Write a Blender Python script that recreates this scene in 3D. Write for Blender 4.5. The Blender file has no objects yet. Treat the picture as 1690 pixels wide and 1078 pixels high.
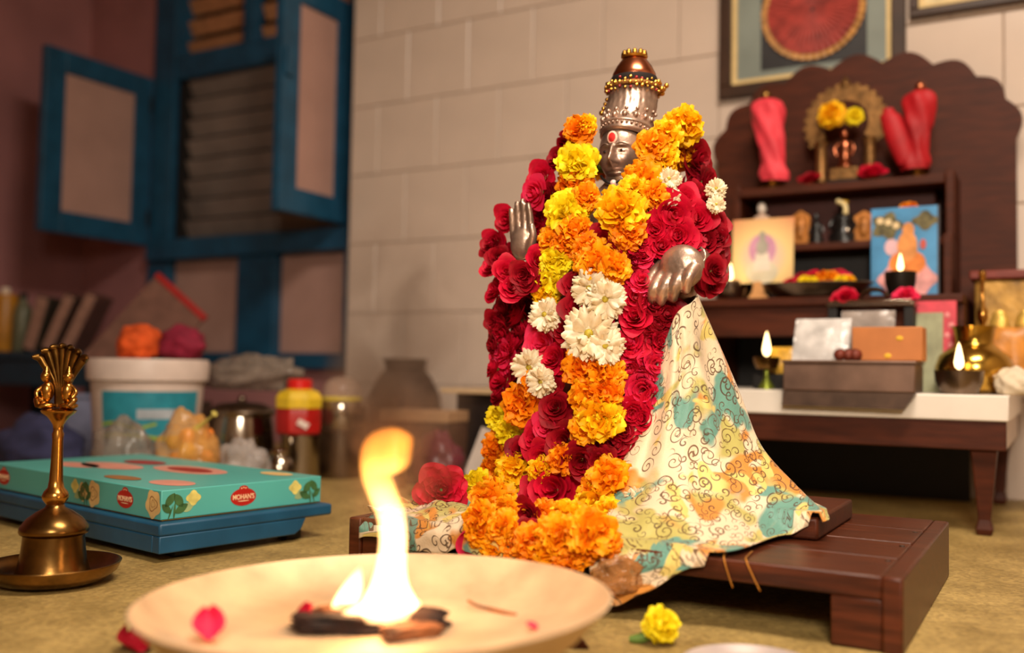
import bpy, bmesh, math, random
import numpy as np
from mathutils import Vector, Matrix, noise as mnoise

# ------------------------------------------------------------------ camera, world, light
scene = bpy.context.scene
C = scene.collection
F_PX, CAM_H = 1600.0, 0.30
YAW, PITCH, ROLL = math.radians(29.5), math.radians(2.7), math.radians(1.0)
f0 = np.array([-math.sin(YAW), math.cos(YAW), 0.0]); r0 = np.array([math.cos(YAW), math.sin(YAW), 0.0]); u0 = np.array([0, 0, 1.0])
FW = f0 * math.cos(PITCH) + u0 * math.sin(PITCH)
_up = u0 * math.cos(PITCH) - f0 * math.sin(PITCH)
RT = r0 * math.cos(ROLL) + _up * math.sin(ROLL)
UP = _up * math.cos(ROLL) - r0 * math.sin(ROLL)
EYE = np.array([0, 0, CAM_H])
cam_data = bpy.data.cameras.new('camera')
cam = bpy.data.objects.new('camera', cam_data); C.objects.link(cam)
cam.matrix_world = Matrix(((RT[0], UP[0], -FW[0], EYE[0]), (RT[1], UP[1], -FW[1], EYE[1]), (RT[2], UP[2], -FW[2], EYE[2]), (0, 0, 0, 1)))
cam_data.sensor_width = 36.0
cam_data.lens = 36.0 * F_PX / 1690.0
cam_data.clip_start = 0.02
cam_data.dof.use_dof = True
cam_data.dof.focus_distance = 1.42
cam_data.dof.aperture_fstop = 1.7
scene.camera = cam

scene.view_settings.view_transform = 'Standard'
scene.view_settings.look = 'None'
scene.view_settings.gamma = 1.0
scene.view_settings.use_curve_mapping = False
scene.view_settings.exposure = 0.1
scene.cycles.use_denoising = True
scene.cycles.max_bounces = 8
scene.cycles.transparent_max_bounces = 16
scene.cycles.volume_step_rate = 1.0

world = bpy.data.worlds.new('room_night'); scene.world = world; world.use_nodes = True
bg = world.node_tree.nodes['Background']
bg.inputs[0].default_value = (0.55, 0.38, 0.26, 1); bg.inputs[1].default_value = 0.02

def area_light(name, loc, target, sx, sy, power, color):
    d = bpy.data.lights.new(name, 'AREA'); d.shape = 'RECTANGLE'; d.size = sx; d.size_y = sy
    d.energy = power; d.color = color
    o = bpy.data.objects.new(name, d); C.objects.link(o); o.location = loc
    o.rotation_euler = (Vector(target) - Vector(loc)).to_track_quat('-Z', 'Y').to_euler()
    return o
area_light('ceiling_lamp', (0.15, 0.75, 2.45), (-0.3, 1.4, 0.0), 0.9, 0.35, 66, (1.0, 0.85, 0.69))
fill = area_light('front_fill', (0.30, -0.55, 1.15), (-0.58, 1.4, 0.42), 0.45, 0.45, 10, (1.0, 0.86, 0.70))  # unseen fill added behind the camera to brighten garlands and statue from the front
fill.data.spread = math.radians(80)

# ------------------------------------------------------------------ helpers
PI = math.pi
def ray(px, py): return FW + RT * (px - 845) / F_PX + UP * (539 - py) / F_PX
def on_y(px, py, y): d = ray(px, py); return EYE + d * (y / d[1])
def on_z(px, py, z): d = ray(px, py); return EYE + d * ((z - CAM_H) / d[2])
def on_x(px, py, x): d = ray(px, py); return EYE + d * (x / d[0])
def ppm(p): return F_PX / float((np.array(p) - EYE) @ FW)      # pixels per metre at a point

def lin(c):
    out = []
    for v in c[:3]:
        v = v / 255.0
        out.append(v / 12.92 if v <= 0.04045 else ((v + 0.055) / 1.055) ** 2.4)
    return (out[0], out[1], out[2], 1.0)

MATS = {}
def nodes_of(m):
    m.use_nodes = True
    nt = m.node_tree
    return nt, nt.nodes['Principled BSDF']
def mat(name, col, rough=0.5, metal=0.0, var=0.12, scale=25.0, bump=0.0, bscale=120.0, spec=0.5, coat=0.0, sub=0.0, alpha=1.0, trans=0.0, emit=None, estr=0.0, col2=None, stretch=None, ior=1.45):
    if name in MATS: return MATS[name]
    m = bpy.data.materials.new(name); nt, b = nodes_of(m); N = nt.nodes; L = nt.links
    c = lin(col)
    b.inputs['Roughness'].default_value = rough; b.inputs['Metallic'].default_value = metal
    b.inputs['Specular IOR Level'].default_value = spec; b.inputs['Coat Weight'].default_value = coat
    b.inputs['Coat Roughness'].default_value = 0.12
    b.inputs['Alpha'].default_value = alpha; b.inputs['Transmission Weight'].default_value = trans; b.inputs['IOR'].default_value = ior
    if sub:
        b.inputs['Subsurface Weight'].default_value = sub; b.inputs['Subsurface Radius'].default_value = (0.006, 0.003, 0.002); b.inputs['Subsurface Scale'].default_value = 1.0
    if emit: b.inputs['Emission Color'].default_value = lin(emit); b.inputs['Emission Strength'].default_value = estr
    tc = N.new('ShaderNodeTexCoord'); src = tc.outputs['Object']
    if stretch:
        mp = N.new('ShaderNodeMapping'); mp.inputs['Scale'].default_value = stretch; L.new(src, mp.inputs[0]); src = mp.outputs[0]
    if var or col2:
        nz = N.new('ShaderNodeTexNoise'); nz.inputs['Scale'].default_value = scale; nz.inputs['Detail'].default_value = 5; L.new(src, nz.inputs['Vector'])
        rp = N.new('ShaderNodeValToRGB'); L.new(nz.outputs['Fac'], rp.inputs[0])
        a = tuple(max(0, x * (1 - 1.6 * var)) for x in c[:3]) + (1,)
        d = lin(col2) if col2 else tuple(min(1, x * (1 + 1.2 * var)) for x in c[:3]) + (1,)
        rp.color_ramp.elements[0].position = 0.32; rp.color_ramp.elements[0].color = a
        rp.color_ramp.elements[1].position = 0.68; rp.color_ramp.elements[1].color = d
        L.new(rp.outputs[0], b.inputs['Base Color'])
    else:
        b.inputs['Base Color'].default_value = c
    if bump:
        n2 = N.new('ShaderNodeTexNoise'); n2.inputs['Scale'].default_value = bscale; n2.inputs['Detail'].default_value = 4; L.new(src, n2.inputs['Vector'])
        bp = N.new('ShaderNodeBump'); bp.inputs['Strength'].default_value = bump; bp.inputs['Distance'].default_value = 0.004
        L.new(n2.outputs['Fac'], bp.inputs['Height']); L.new(bp.outputs[0], b.inputs['Normal'])
    MATS[name] = m
    return m

class MB:
    """collects vertices and faces for one mesh"""
    def __init__(s): s.v = []; s.f = []; s.m = []; s.uv = None
    def add(s, vs, fs, mi=0):
        k = len(s.v); s.v += [tuple(map(float, p)) for p in vs]; s.f += [tuple(i + k for i in f) for f in fs]; s.m += [mi] * len(fs); return s
    def box(s, c, size, rz=0.0, mi=0, M=None):
        x, y, z = size[0] / 2, size[1] / 2, size[2] / 2
        vs = [(-x, -y, -z), (x, -y, -z), (x, y, -z), (-x, y, -z), (-x, -y, z), (x, -y, z), (x, y, z), (-x, y, z)]
        if M is None: M = Matrix.Rotation(rz, 3, 'Z')
        vs = [M @ Vector(p) + Vector(c) for p in vs]
        return s.add(vs, [(0, 3, 2, 1), (4, 5, 6, 7), (0, 1, 5, 4), (1, 2, 6, 5), (2, 3, 7, 6), (3, 0, 4, 7)], mi)
    def span(s, a, b, mi=0):
        return s.box([(a[i] + b[i]) / 2 for i in range(3)], [abs(b[i] - a[i]) for i in range(3)], mi=mi)
    def lathe(s, prof, seg=32, c=(0, 0, 0), mi=0, sx=1.0, sy=1.0, M=None, wob=None):
        vs = []; fs = []; n = len(prof)
        for j in range(seg):
            a = 2 * PI * j / seg
            for i, (r, z) in enumerate(prof):
                w = wob(a, i) if wob else 1.0
                p = Vector((r * w * math.cos(a) * sx, r * w * math.sin(a) * sy, z))
                if M is not None: p = M @ p
                vs.append(p + Vector(c))
        for j in range(seg):
            k = (j + 1) % seg
            for i in range(n - 1):
                fs.append((j * n + i, k * n + i, k * n + i + 1, j * n + i + 1))
        return s.add(vs, fs, mi)
    def tube(s, pts, rad, seg=10, mi=0, cap=True, flat=1.0):
        pts = [Vector(p) for p in pts]; n = len(pts)
        if not hasattr(rad, '__len__'): rad = [rad] * n
        vs = []; fs = []; ref = None
        for i, p in enumerate(pts):
            t = (pts[min(i + 1, n - 1)] - pts[max(i - 1, 0)]).normalized()
            if ref is None: ref = Vector((0, 0, 1)) if abs(t.z) < 0.9 else Vector((1, 0, 0))
            x = t.cross(ref).normalized(); y = x.cross(t).normalized(); ref = y
            for j in range(seg):
                a = 2 * PI * j / seg
                vs.append(p + x * math.cos(a) * rad[i] + y * math.sin(a) * rad[i] * flat)
        for i in range(n - 1):
            for j in range(seg):
                k = (j + 1) % seg
                fs.append((i * seg + j, i * seg + k, (i + 1) * seg + k, (i + 1) * seg + j))
        if cap:
            fs.append(tuple(range(seg - 1, -1, -1))); fs.append(tuple((n - 1) * seg + j for j in range(seg)))
        return s.add(vs, fs, mi)
    def ball(s, c, r, seg=12, rings=8, mi=0, M=None, fn=None):
        if not hasattr(r, '__len__'): r = (r, r, r)
        vs = []; fs = []
        for i in range(rings + 1):
            t = PI * i / rings
            for j in range(seg):
                a = 2 * PI * j / seg
                d = Vector((math.sin(t) * math.cos(a), math.sin(t) * math.sin(a), math.cos(t)))
                k = fn(d) if fn else 1.0
                p = Vector((d.x * r[0] * k, d.y * r[1] * k, d.z * r[2] * k))
                if M is not None: p = M @ p
                vs.append(p + Vector(c))
        for i in range(rings):
            for j in range(seg):
                k = (j + 1) % seg
                fs.append((i * seg + j, (i + 1) * seg + j, (i + 1) * seg + k, i * seg + k))
        return s.add(vs, fs, mi)
    def prism(s, poly, t, M=None, c=(0, 0, 0), mi=0):
        """poly in local x,z; extruded t along +y"""
        n = len(poly); M = M or Matrix.Identity(3)
        vs = [M @ Vector((x, 0, z)) + Vector(c) for x, z in poly] + [M @ Vector((x, t, z)) + Vector(c) for x, z in poly]
        fs = [tuple(range(n)), tuple(range(2 * n - 1, n - 1, -1))] + [(i, i + n, (i + 1) % n + n, (i + 1) % n) for i in range(n)]
        return s.add(vs, fs, mi)
    def grid(s, rows, mi=0):
        """rows: list of equal-length lists of points"""
        m = len(rows[0]); vs = [p for r in rows for p in r]; fs = []
        for i in range(len(rows) - 1):
            for j in range(m - 1):
                fs.append((i * m + j, i * m + j + 1, (i + 1) * m + j + 1, (i + 1) * m + j))
        return s.add(vs, fs, mi)
    def mesh(s, name, mats, smooth=True, uvs=None):
        me = bpy.data.meshes.new(name); me.from_pydata(s.v, [], s.f)
        if not isinstance(mats, (list, tuple)): mats = [mats]
        for m in mats: me.materials.append(m)
        me.polygons.foreach_set('material_index', s.m)
        bm = bmesh.new(); bm.from_mesh(me)
        bmesh.ops.remove_doubles(bm, verts=bm.verts, dist=1e-6)
        if not uvs: bmesh.ops.recalc_face_normals(bm, faces=bm.faces)
        bm.to_mesh(me); bm.free()
        me.polygons.foreach_set('use_smooth', [smooth] * len(me.polygons))
        return me
    def build(s, name, mats, parent=None, smooth=True, bevel=0.0, loc=(0, 0, 0), rz=0.0, solid=0.0, seg=2, auto=35):
        me = s.mesh(name, mats, smooth)
        o = bpy.data.objects.new(name, me); C.objects.link(o); o.location = loc; o.rotation_euler = (0, 0, rz)
        if parent is not None: o.parent = parent
        if solid:
            md = o.modifiers.new('solid', 'SOLIDIFY'); md.thickness = solid; md.offset = 0
        if bevel:
            md = o.modifiers.new('bevel', 'BEVEL'); md.width = bevel; md.segments = seg; md.limit_method = 'ANGLE'; md.angle_limit = math.radians(40)
        if smooth and auto:
            sharp_by_angle(me, auto)
        return o

def sharp_by_angle(me, deg):
    bm = bmesh.new(); bm.from_mesh(me); a = math.radians(deg)
    for e in bm.edges:
        if len(e.link_faces) == 2 and e.calc_face_angle(0) > a: e.smooth = False
    bm.to_mesh(me); bm.free()

def tag(o, label, cat, group=None):
    o['label'] = label; o['category'] = cat
    if group: o['group'] = group
    return o
def thing(name, loc, label, cat, rz=0.0, group=None, rot=None):
    o = bpy.data.objects.new(name, None); o.empty_display_size = 0.05; C.objects.link(o)
    o.location = loc; o.rotation_euler = rot or (0, 0, rz)
    return tag(o, label, cat, group)
def struct(o): o['kind'] = 'structure'; return o
def obj_from(me, name, parent=None, loc=(0, 0, 0), rot=(0, 0, 0), scale=1.0):
    o = bpy.data.objects.new(name, me); C.objects.link(o); o.parent = parent; o.location = loc; o.rotation_euler = rot
    o.scale = (scale,) * 3 if not hasattr(scale, '__len__') else scale
    return o
def text_mesh(s, size, mt, depth=0.0004, ):
    cu = bpy.data.curves.new('lettering', 'FONT'); cu.body = s; cu.size = size; cu.align_x = 'CENTER'; cu.align_y = 'CENTER'; cu.extrude = depth
    cu.offset = size * 0.012
    t = bpy.data.objects.new('lettering', cu); C.objects.link(t)
    bpy.context.view_layer.update()
    me = bpy.data.meshes.new_from_object(t); me.name = 'lettering'
    bpy.data.objects.remove(t); me.materials.clear(); me.materials.append(mt)
    return me
def smoothstep(a, b, x): t = max(0, min(1, (x - a) / (b - a))); return t * t * (3 - 2 * t)
def catmull(pts, n):
    """resample list of Vectors with a Catmull-Rom spline to n points"""
    P = [Vector(p) for p in pts]; out = []
    for k in range(n):
        u = k / (n - 1) * (len(P) - 1); i = min(int(u), len(P) - 2); t = u - i
        p0, p1, p2, p3 = P[max(i - 1, 0)], P[i], P[i + 1], P[min(i + 2, len(P) - 1)]
        out.append(0.5 * ((2 * p1) + (-p0 + p2) * t + (2 * p0 - 5 * p1 + 4 * p2 - p3) * t * t + (-p0 + 3 * p1 - 3 * p2 + p3) * t ** 3))
    return out
rnd = random.Random(7)

# ------------------------------------------------------------------ materials of the room
def floor_material():
    m = bpy.data.materials.new('terrazzo_floor'); nt, b = nodes_of(m); N = nt.nodes; L = nt.links
    tc = N.new('ShaderNodeTexCoord')
    n1 = N.new('ShaderNodeTexNoise'); n1.inputs['Scale'].default_value = 9; n1.inputs['Detail'].default_value = 6; L.new(tc.outputs['Object'], n1.inputs['Vector'])
    r1 = N.new('ShaderNodeValToRGB'); L.new(n1.outputs['Fac'], r1.inputs[0])
    r1.color_ramp.elements[0].position = .3; r1.color_ramp.elements[0].color = lin((140, 117, 66))
    r1.color_ramp.elements[1].position = .7; r1.color_ramp.elements[1].color = lin((180, 154, 96))
    vo = N.new('ShaderNodeTexVoronoi'); vo.inputs['Scale'].default_value = 170; L.new(tc.outputs['Object'], vo.inputs['Vector'])
    r2 = N.new('ShaderNodeValToRGB'); L.new(vo.outputs['Color'], r2.inputs[0])
    r2.color_ramp.elements[0].color = (.55, .5, .42, 1); r2.color_ramp.elements[1].color = (1.25, 1.2, 1.1, 1)
    mx = N.new('ShaderNodeMix'); mx.data_type = 'RGBA'; mx.blend_type = 'MULTIPLY'; mx.inputs['Factor'].default_value = .75
    L.new(r1.outputs[0], mx.inputs['A']); L.new(r2.outputs[0], mx.inputs['B']); L.new(mx.outputs['Result'], b.inputs['Base Color'])
    n3 = N.new('ShaderNodeTexNoise'); n3.inputs['Scale'].default_value = 60; L.new(tc.outputs['Object'], n3.inputs['Vector'])
    r3 = N.new('ShaderNodeMapRange'); r3.inputs['To Min'].default_value = .42; r3.inputs['To Max'].default_value = .7; L.new(n3.outputs['Fac'], r3.inputs['Value']); L.new(r3.outputs[0], b.inputs['Roughness'])
    bp = N.new('ShaderNodeBump'); bp.inputs['Strength'].default_value = .25; bp.inputs['Distance'].default_value = .002; L.new(vo.outputs['Distance'], bp.inputs['Height']); L.new(bp.outputs[0], b.inputs['Normal'])
    return m
M_floor = floor_material()
M_tile = mat('glazed_cream_tile', (204, 184, 168), 0.30, var=0.03, scale=6, bump=0.04, bscale=14)
M_grout = mat('tile_grout', (150, 128, 108), 0.9, var=0.1)
M_pink = mat('pink_distemper_wall', (164, 112, 112), 0.85, var=0.1, scale=3, bump=0.1, bscale=40)
M_plaster = mat('cream_plaster', (200, 180, 155), 0.9, var=0.05, scale=4)
M_blue = mat('blue_enamel_paint', (26, 76, 106), 0.42, var=0.14, scale=12, bump=0.08, bscale=60)
M_board = mat('white_painted_panel', (182, 144, 132), 0.6, var=0.05, scale=6)
M_wood = mat('dark_teak', (76, 34, 16), 0.38, var=0.32, scale=5, stretch=(2, 26, 26), bump=0.12, bscale=20, spec=.35)
M_wood2 = mat('altar_red_brown_wood', (72, 31, 14), 0.5, var=0.2, scale=4, stretch=(3, 20, 20), bump=0.1, bscale=20, spec=.25)
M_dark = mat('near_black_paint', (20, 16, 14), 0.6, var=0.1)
M_marble = mat('white_marble', (226, 216, 203), 0.3, var=0.05, scale=8)

# ------------------------------------------------------------------ the room
WY, VY = 2.75, 2.92           # tiled wall plane, window plane
TEX = -2.237                  # left end of the tiled wall
LX = -3.95                    # left wall
struct(MB().span((LX - .1, -1.6, -.1), (1.4, 3.1, 0)).build('floor', M_floor, smooth=False))
struct(MB().span((LX - .1, -1.6, 2.75), (1.4, 3.3, 2.85)).build('ceiling', M_plaster, smooth=False))
struct(MB().span((LX - .1, -1.6, 0), (LX, 3.3, 2.75)).build('wall_left', M_pink, smooth=False))
struct(MB().span((1.3, -1.6, 0), (1.4, 3.3, 2.75)).build('wall_right', M_plaster, smooth=False))
struct(MB().span((LX, -1.7, 0), (1.3, -1.6, 2.75)).build('wall_front', M_plaster, smooth=False))
wb = struct(MB().span((TEX, WY + .006, 0), (1.3, WY + .35, 2.75)).build('wall_back', M_grout, smooth=False))
# tiles of the back wall, running bond, 25 cm square
def tile_mesh(w, h):
    mb = MB(); x, z = w / 2, h / 2; e = .0025
    mb.add([(-x, .006, -z), (x, .006, -z), (x, .006, z), (-x, .006, z), (-x, .002, -z), (x, .002, -z), (x, .002, z), (-x, .002, z),
            (-x + e, 0, -z + e), (x - e, 0, -z + e), (x - e, 0, z - e), (-x + e, 0, z - e)],
           [(0, 1, 5, 4), (1, 2, 6, 5), (2, 3, 7, 6), (3, 0, 4, 7), (4, 5, 9, 8), (5, 6, 10, 9), (6, 7, 11, 10), (7, 4, 8, 11), (8, 9, 10, 11)])
    return mb.mesh('tile', M_tile, smooth=False)
T = .25; g = .0025
full = tile_mesh(T - g, T - g); cut_cache = {}
for row in range(11):
    z0 = row * T
    ph = (-1.62 if row % 2 == 0 else -1.495)
    x = ph - T * math.ceil((ph - TEX) / T)
    while x < 1.3:
        a, b_ = max(x, TEX), min(x + T, 1.3)
        if b_ - a > .02:
            w = b_ - a - g; key = round(w, 4)
            me = full if abs(w - (T - g)) < 1e-4 else cut_cache.setdefault(key, tile_mesh(w, T - g))
            o = obj_from(me, 'tile', wb, ((a + b_) / 2, WY + rnd.uniform(-.0006, .0006), z0 + T / 2), (rnd.uniform(-.002, .002), 0, rnd.uniform(-.002, .002)))
        x += T
# tiled reveal of the pier beside the window
rv = struct(MB().span((TEX - .006, WY + .003, 0), (TEX, VY + .2, 2.75)).build('trim_1', M_tile, smooth=False))
# pink wall round the window (recessed part of the back wall)
WX0, WX1 = -3.475, -2.33       # window opening
wp = MB()
wp.span((LX, VY, 0), (WX0, VY + .15, 2.75)); wp.span((WX0, VY, 2.3), (WX1, VY + .15, 2.75)); wp.span((WX1, VY, 0), (TEX, VY + .15, 2.75))
wp.span((WX0, VY + .03, 0), (WX1, VY + .15, .30))
struct(wp.build('wall_recess', M_pink, smooth=False))
# ------------------------------------------------------------------ window with blue frame, casements, ventilator, louvres
win = struct(bpy.data.objects.new('window_1', None)); C.objects.link(win); win.location = (0, 0, 0)
def wpart(name, a, b, m=M_blue, bevel=.004, par=win): return MB().span(a, b).build(name, m, par, bevel=bevel, smooth=False)
zs, zr = .80, 1.60
wpart('frame_post', (WX0, VY - .03, .30), (WX0 + .13, VY + .07, 2.3))
wpart('frame_post', (WX1 - .05, VY - .03, .30), (WX1, VY + .07, 2.3))
wpart('frame_head', (WX0 + .13, VY - .02, 2.2), (WX1 - .05, VY + .06, 2.3))
wpart('frame_rail', (WX0 + .13, VY - .02, zr - .055), (WX1 - .05, VY + .06, zr + .055))
wpart('window_sill', (WX0 + .02, VY - .06, .755), (WX1 - .01, VY + .07, .842))
wpart('mullion', (-2.965, VY - .01, zr + .055), (-2.905, VY + .05, 2.2))
wpart('bottom_rail', (WX0 + .13, VY - .02, .30), (WX1 - .05, VY + .05, .36))
# lower panels and their stile
wpart('stile', (-2.93, VY - .035, .33), (-2.73, VY + .05, .755))
wpart('lower_panel', (WX0 + .13, VY + .01, .36), (-2.93, VY + .03, .755), M_board)
wpart('lower_panel', (-2.73, VY + .01, .36), (WX1 - .05, VY + .03, .755), M_board)
# ventilator slats above the rail
M_slat = mat('ventilator_slat', (186, 130, 88), .7, var=.1)
for bay in ((WX0 + .13, -2.965), (-2.905, WX1 - .05)):
    for k in range(6):
        z = 1.70 + k * .095
        MB().box(((bay[0] + bay[1]) / 2, VY + .055, z), (bay[1] - bay[0], .008, .066), M=Matrix.Rotation(math.radians(28), 3, 'X')).build('slat', M_slat, win, smooth=False)
# glass louvres of the main light
M_louvre = mat('dusty_louvre_glass', (138, 126, 118), .22, var=.14, scale=5, alpha=.92)
wpart('louvre_rail', (WX0 + .13, VY + .0, .842), (WX0 + .17, VY + .06, zr - .055), M_dark)
wpart('louvre_rail', (WX1 - .10, VY + .0, .842), (WX1 - .05, VY + .06, zr - .055), M_dark)
for k in range(8):
    z = .885 + k * .088
    MB().box(((WX0 + WX1) / 2 + .04, VY + .03, z), (WX1 - WX0 - .18 - .09, .005, .094), M=Matrix.Rotation(math.radians(24), 3, 'X')).build('louvre', M_louvre, win, smooth=False)
    MB().box(((WX0 + WX1) / 2 + .04, VY + .012, z - .043), (WX1 - WX0 - .27, .006, .008)).build('louvre_bar', M_dark, win, smooth=False)
# near-black sheet behind the window, its colour standing for the night darkness
struct(MB().span((WX0 - .3, VY + .5, 0), (WX1 + .3, VY + .52, 2.75)).build('night_sheet', mat('night_dark', (26, 22, 20), .9), smooth=False))
def casement(hx, y_free, z0, z1, label, latch):
    o = thing('window_casement', (hx, VY - .03, z0), label, 'window shutter', group=None)
    w = VY - .03 - y_free; h = z1 - z0; st = .09; t = .034
    M_ = M_blue
    def bar(n, a, b): MB().span((-t / 2, -a[0], a[1]), (t / 2, -b[0], b[1])).build(n, M_, o, bevel=.003, smooth=False)
    bar('stile', (0, 0), (st, h)); bar('stile', (w - st, 0), (w, h))
    bar('rail', (st, 0), (w - st, st)); bar('rail', (st, h - st), (w - st, h))
    MB().span((-.006, -(w - st + .004), st - .004), (.006, -(st - .004), h - st + .004)).build('panel', M_board, o, smooth=False)
    if latch:
        MB().box((.021, -(w - .03), h * .62), (.018, .04, .10)).build('latch', M_, o, bevel=.003, smooth=False)
    for zz in (.12, h - .12):
        MB().tube([(0.022, -.012, zz - .035), (0.022, -.012, zz + .035)], .006, 8).build('hinge', M_dark, o)
    return o
casement(-3.49, 2.372, .825, 1.565, 'blue framed window casement standing open beside the pink wall', False)
casement(-2.37, 2.50, .85, 1.70, 'blue framed window casement standing open next to the cream tiles', True)

# ------------------------------------------------------------------ stool under the statue
ST = .084
SX0, SX1, SY0, SY1 = -.912, -.150, 1.135, 1.635
st = thing('wooden_stool', ((SX0 + SX1) / 2, (SY0 + SY1) / 2, 0), 'low dark plank stool under the flower-decked statue', 'stool')
cx, cy = (SX0 + SX1) / 2, (SY0 + SY1) / 2
npl = 4; pw = (SY1 - SY0) / npl
for k in range(npl):
    y0 = SY0 + k * pw
    MB().span((SX0 + .022 - cx, y0 + .0012 - cy, ST - .026), (SX1 - .022 - cx, y0 + pw - .0012 - cy, ST - rnd.uniform(0, .001))).build('plank', M_wood, st, bevel=.002)
for sx, n in ((SX0, 1), (SX1 - .022, 1)):
    MB().span((sx - cx, SY0 - cy, 0), (sx + .022 - cx, SY1 - cy, ST - .0005)).build('end_board', M_wood, st, bevel=.003)
for sx in (SX0 + .022, SX1 - .022 - .055):
    MB().span((sx - cx, SY0 + .004 - cy, 0.001), (sx + .055 - cx, SY0 + .026 - cy, ST - .027)).build('leg', M_wood, st, bevel=.002)
    MB().span((sx - cx, SY1 - .026 - cy, 0.001), (sx + .055 - cx, SY1 - .004 - cy, ST - .027)).build('leg', M_wood, st, bevel=.002)
for yy in (SY0 + .10, SY0 + .22, SY0 + .35):
    MB().tube([(SX1 - .03 - cx, yy - cy, ST - .001), (SX1 - .03 - cx, yy - cy, ST + .0008)], .0035, 10).build('nail', mat('nail_steel', (120, 110, 105), .35, 1.0, var=0), st)
# smaller plank seat on the stool
PZ = .114
PX0, PX1, PY0, PY1 = -.86, -.28, 1.325, 1.57
pk = thing('plank_seat', ((PX0 + PX1) / 2, (PY0 + PY1) / 2, ST), 'thin wooden plank seat between the statue and the stool', 'plank seat')
MB().span((PX0 - (PX0 + PX1) / 2, -(PY1 - PY0) / 2, .0005), (PX1 - (PX0 + PX1) / 2, (PY1 - PY0) / 2, PZ - ST)).build('seat_board', M_wood2, pk, bevel=.004)

# ------------------------------------------------------------------ altar table with marble top
TZ = .272
ax0, ax1, ay0, ay1 = -.98, -.085, 2.064, 2.70
at_ = thing('altar_table', ((ax0 + ax1) / 2, (ay0 + ay1) / 2, 0), 'low brown altar table with a thick white marble top', 'table')
cx, cy = (ax0 + ax1) / 2, (ay0 + ay1) / 2; hw, hd = (ax1 - ax0) / 2, (ay1 - ay0) / 2
MB().span((-hw, -hd, .222), (hw, hd, TZ)).build('marble_top', M_marble, at_, bevel=.003)
MB().span((-hw + .005, -hd + .006, .166), (hw - .005, -hd + .03, .2215)).build('apron', M_wood2, at_, bevel=.002)
MB().span((-hw + .005, hd - .03, .166), (hw - .005, hd - .006, .2215)).build('apron', M_wood2, at_, bevel=.002)
MB().span((hw - .03, -hd + .03, .166), (hw - .006, hd - .03, .2215)).build('apron', mat('marble_side_panel', (190, 170, 155), .4), at_, bevel=.002)
MB().span((-hw + .006, -hd + .03, .166), (-hw + .03, hd - .03, .2215)).build('apron', M_wood2, at_, bevel=.002)
MB().span((-hw + .012, hd - .05, .0), (hw - .11, hd - .035, .166)).build('under_shade_panel', M_dark, at_)  # near-black sheet added to stand for the deep shade under the table
for sx in (-1, 1):
    for sy in (-1, 1):
        prof = [(0, .0), (.018, 0), (.022, .012), (.016, .03), (.022, .08), (.03, .14), (.034, .17), (.034, .20), (0, .20)]
        MB().lathe(prof, 4, M=Matrix.Rotation(PI / 4, 3, 'Z'), c=(sx * (hw - .045), sy * (hd - .045), 0)).build('leg', M_wood2, at_, smooth=False, bevel=.003)

# ------------------------------------------------------------------ altar cabinet : stepped shelves and scalloped back
acx = -.467
cab = thing('altar_cabinet', (acx, 2.5, TZ), 'dark brown stepped altar cabinet with a scalloped arched back', 'altar')
def cpart(n, a, b, m=M_wood2, bevel=.003):
    return MB().span((a[0] - acx, a[1] - 2.5, a[2] - TZ), (b[0] - acx, b[1] - 2.5, b[2] - TZ)).build(n, m, cab, bevel=bevel)
# scalloped back board: lobes along an arch
hwB, zside, zpk = .378, .90, 1.135
poly = [(-hwB, 0), (hwB, 0)]
lob = 9
ang = [PI * k / lob for k in range(lob + 1)]
arc = [Vector((hwB * math.cos(a) * (1.0), zside - TZ + (zpk - zside) * math.sin(a) ** .8)) for a in ang]
for k in range(lob):
    p, q = arc[k], arc[k + 1]; ch = q - p; nrm = Vector((ch.y, -ch.x)).normalized()
    if nrm.y < 0: nrm = -nrm
    for j in range(9):
        t = j / 9
        poly.append(tuple(p + ch * t + nrm * (.24 * ch.length * math.sin(PI * t))))
poly.append(tuple(arc[-1]))
MB().prism(poly, .02, c=(0, .165, 0)).build('back_board', M_wood2, cab, smooth=False)
zp, zm, zu = .487, .630, .790
BX0, BX1 = -.79, -.18
cpart('platform_top', (BX0, 2.29, zp - .02), (BX1, 2.66, zp))
cpart('platform_front', (BX0 + .01, 2.305, .395), (BX1 - .01, 2.325, zp - .02))
cpart('platform_side', (BX0, 2.31, TZ), (BX0 + .02, 2.66, zp - .02)); cpart('platform_side', (BX1 - .02, 2.31, TZ), (BX1, 2.66, zp - .02))
cpart('platform_back', (BX0 + .02, 2.62, TZ), (BX1 - .02, 2.64, zp - .02), M_dark)
cpart('shelf', (-.73, 2.42, zm - .018), (-.235, 2.66, zm)); cpart('shelf', (-.73, 2.49, zu - .022), (-.235, 2.66, zu))
cpart('shelf_riser', (-.70, 2.50, zp), (-.265, 2.515, zm - .018), M_dark)
cpart('shelf_riser', (-.70, 2.58, zm), (-.265, 2.595, zu - .022), mat('altar_inner_red', (70, 26, 18), .6))
for x in (-.75, -.235):
    cpart('shelf_side', (x, 2.44, zp), (x + .02, 2.66, zm + .01)); cpart('shelf_side', (x, 2.50, zm + .01), (x + .02, 2.66, zu + .012))
# ------------------------------------------------------------------ the statue
SXc, SYc = -.603, 1.43
M_silver = mat('tarnished_silver_bronze', (178, 150, 132), .36, .8, var=.3, scale=30, bump=.12, bscale=160)
M_copper = mat('polished_copper', (176, 104, 72), .25, 1.0, var=.2, scale=16)
M_gold = mat('gold_trinket', (214, 160, 72), .28, 1.0, var=.15, scale=60)
statue = thing('deity_statue', (SXc, SYc, PZ), 'silver-bronze deity statue with a copper pot on its crown, draped in flower garlands', 'statue')
Z = lambda z: z - PZ
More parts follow.
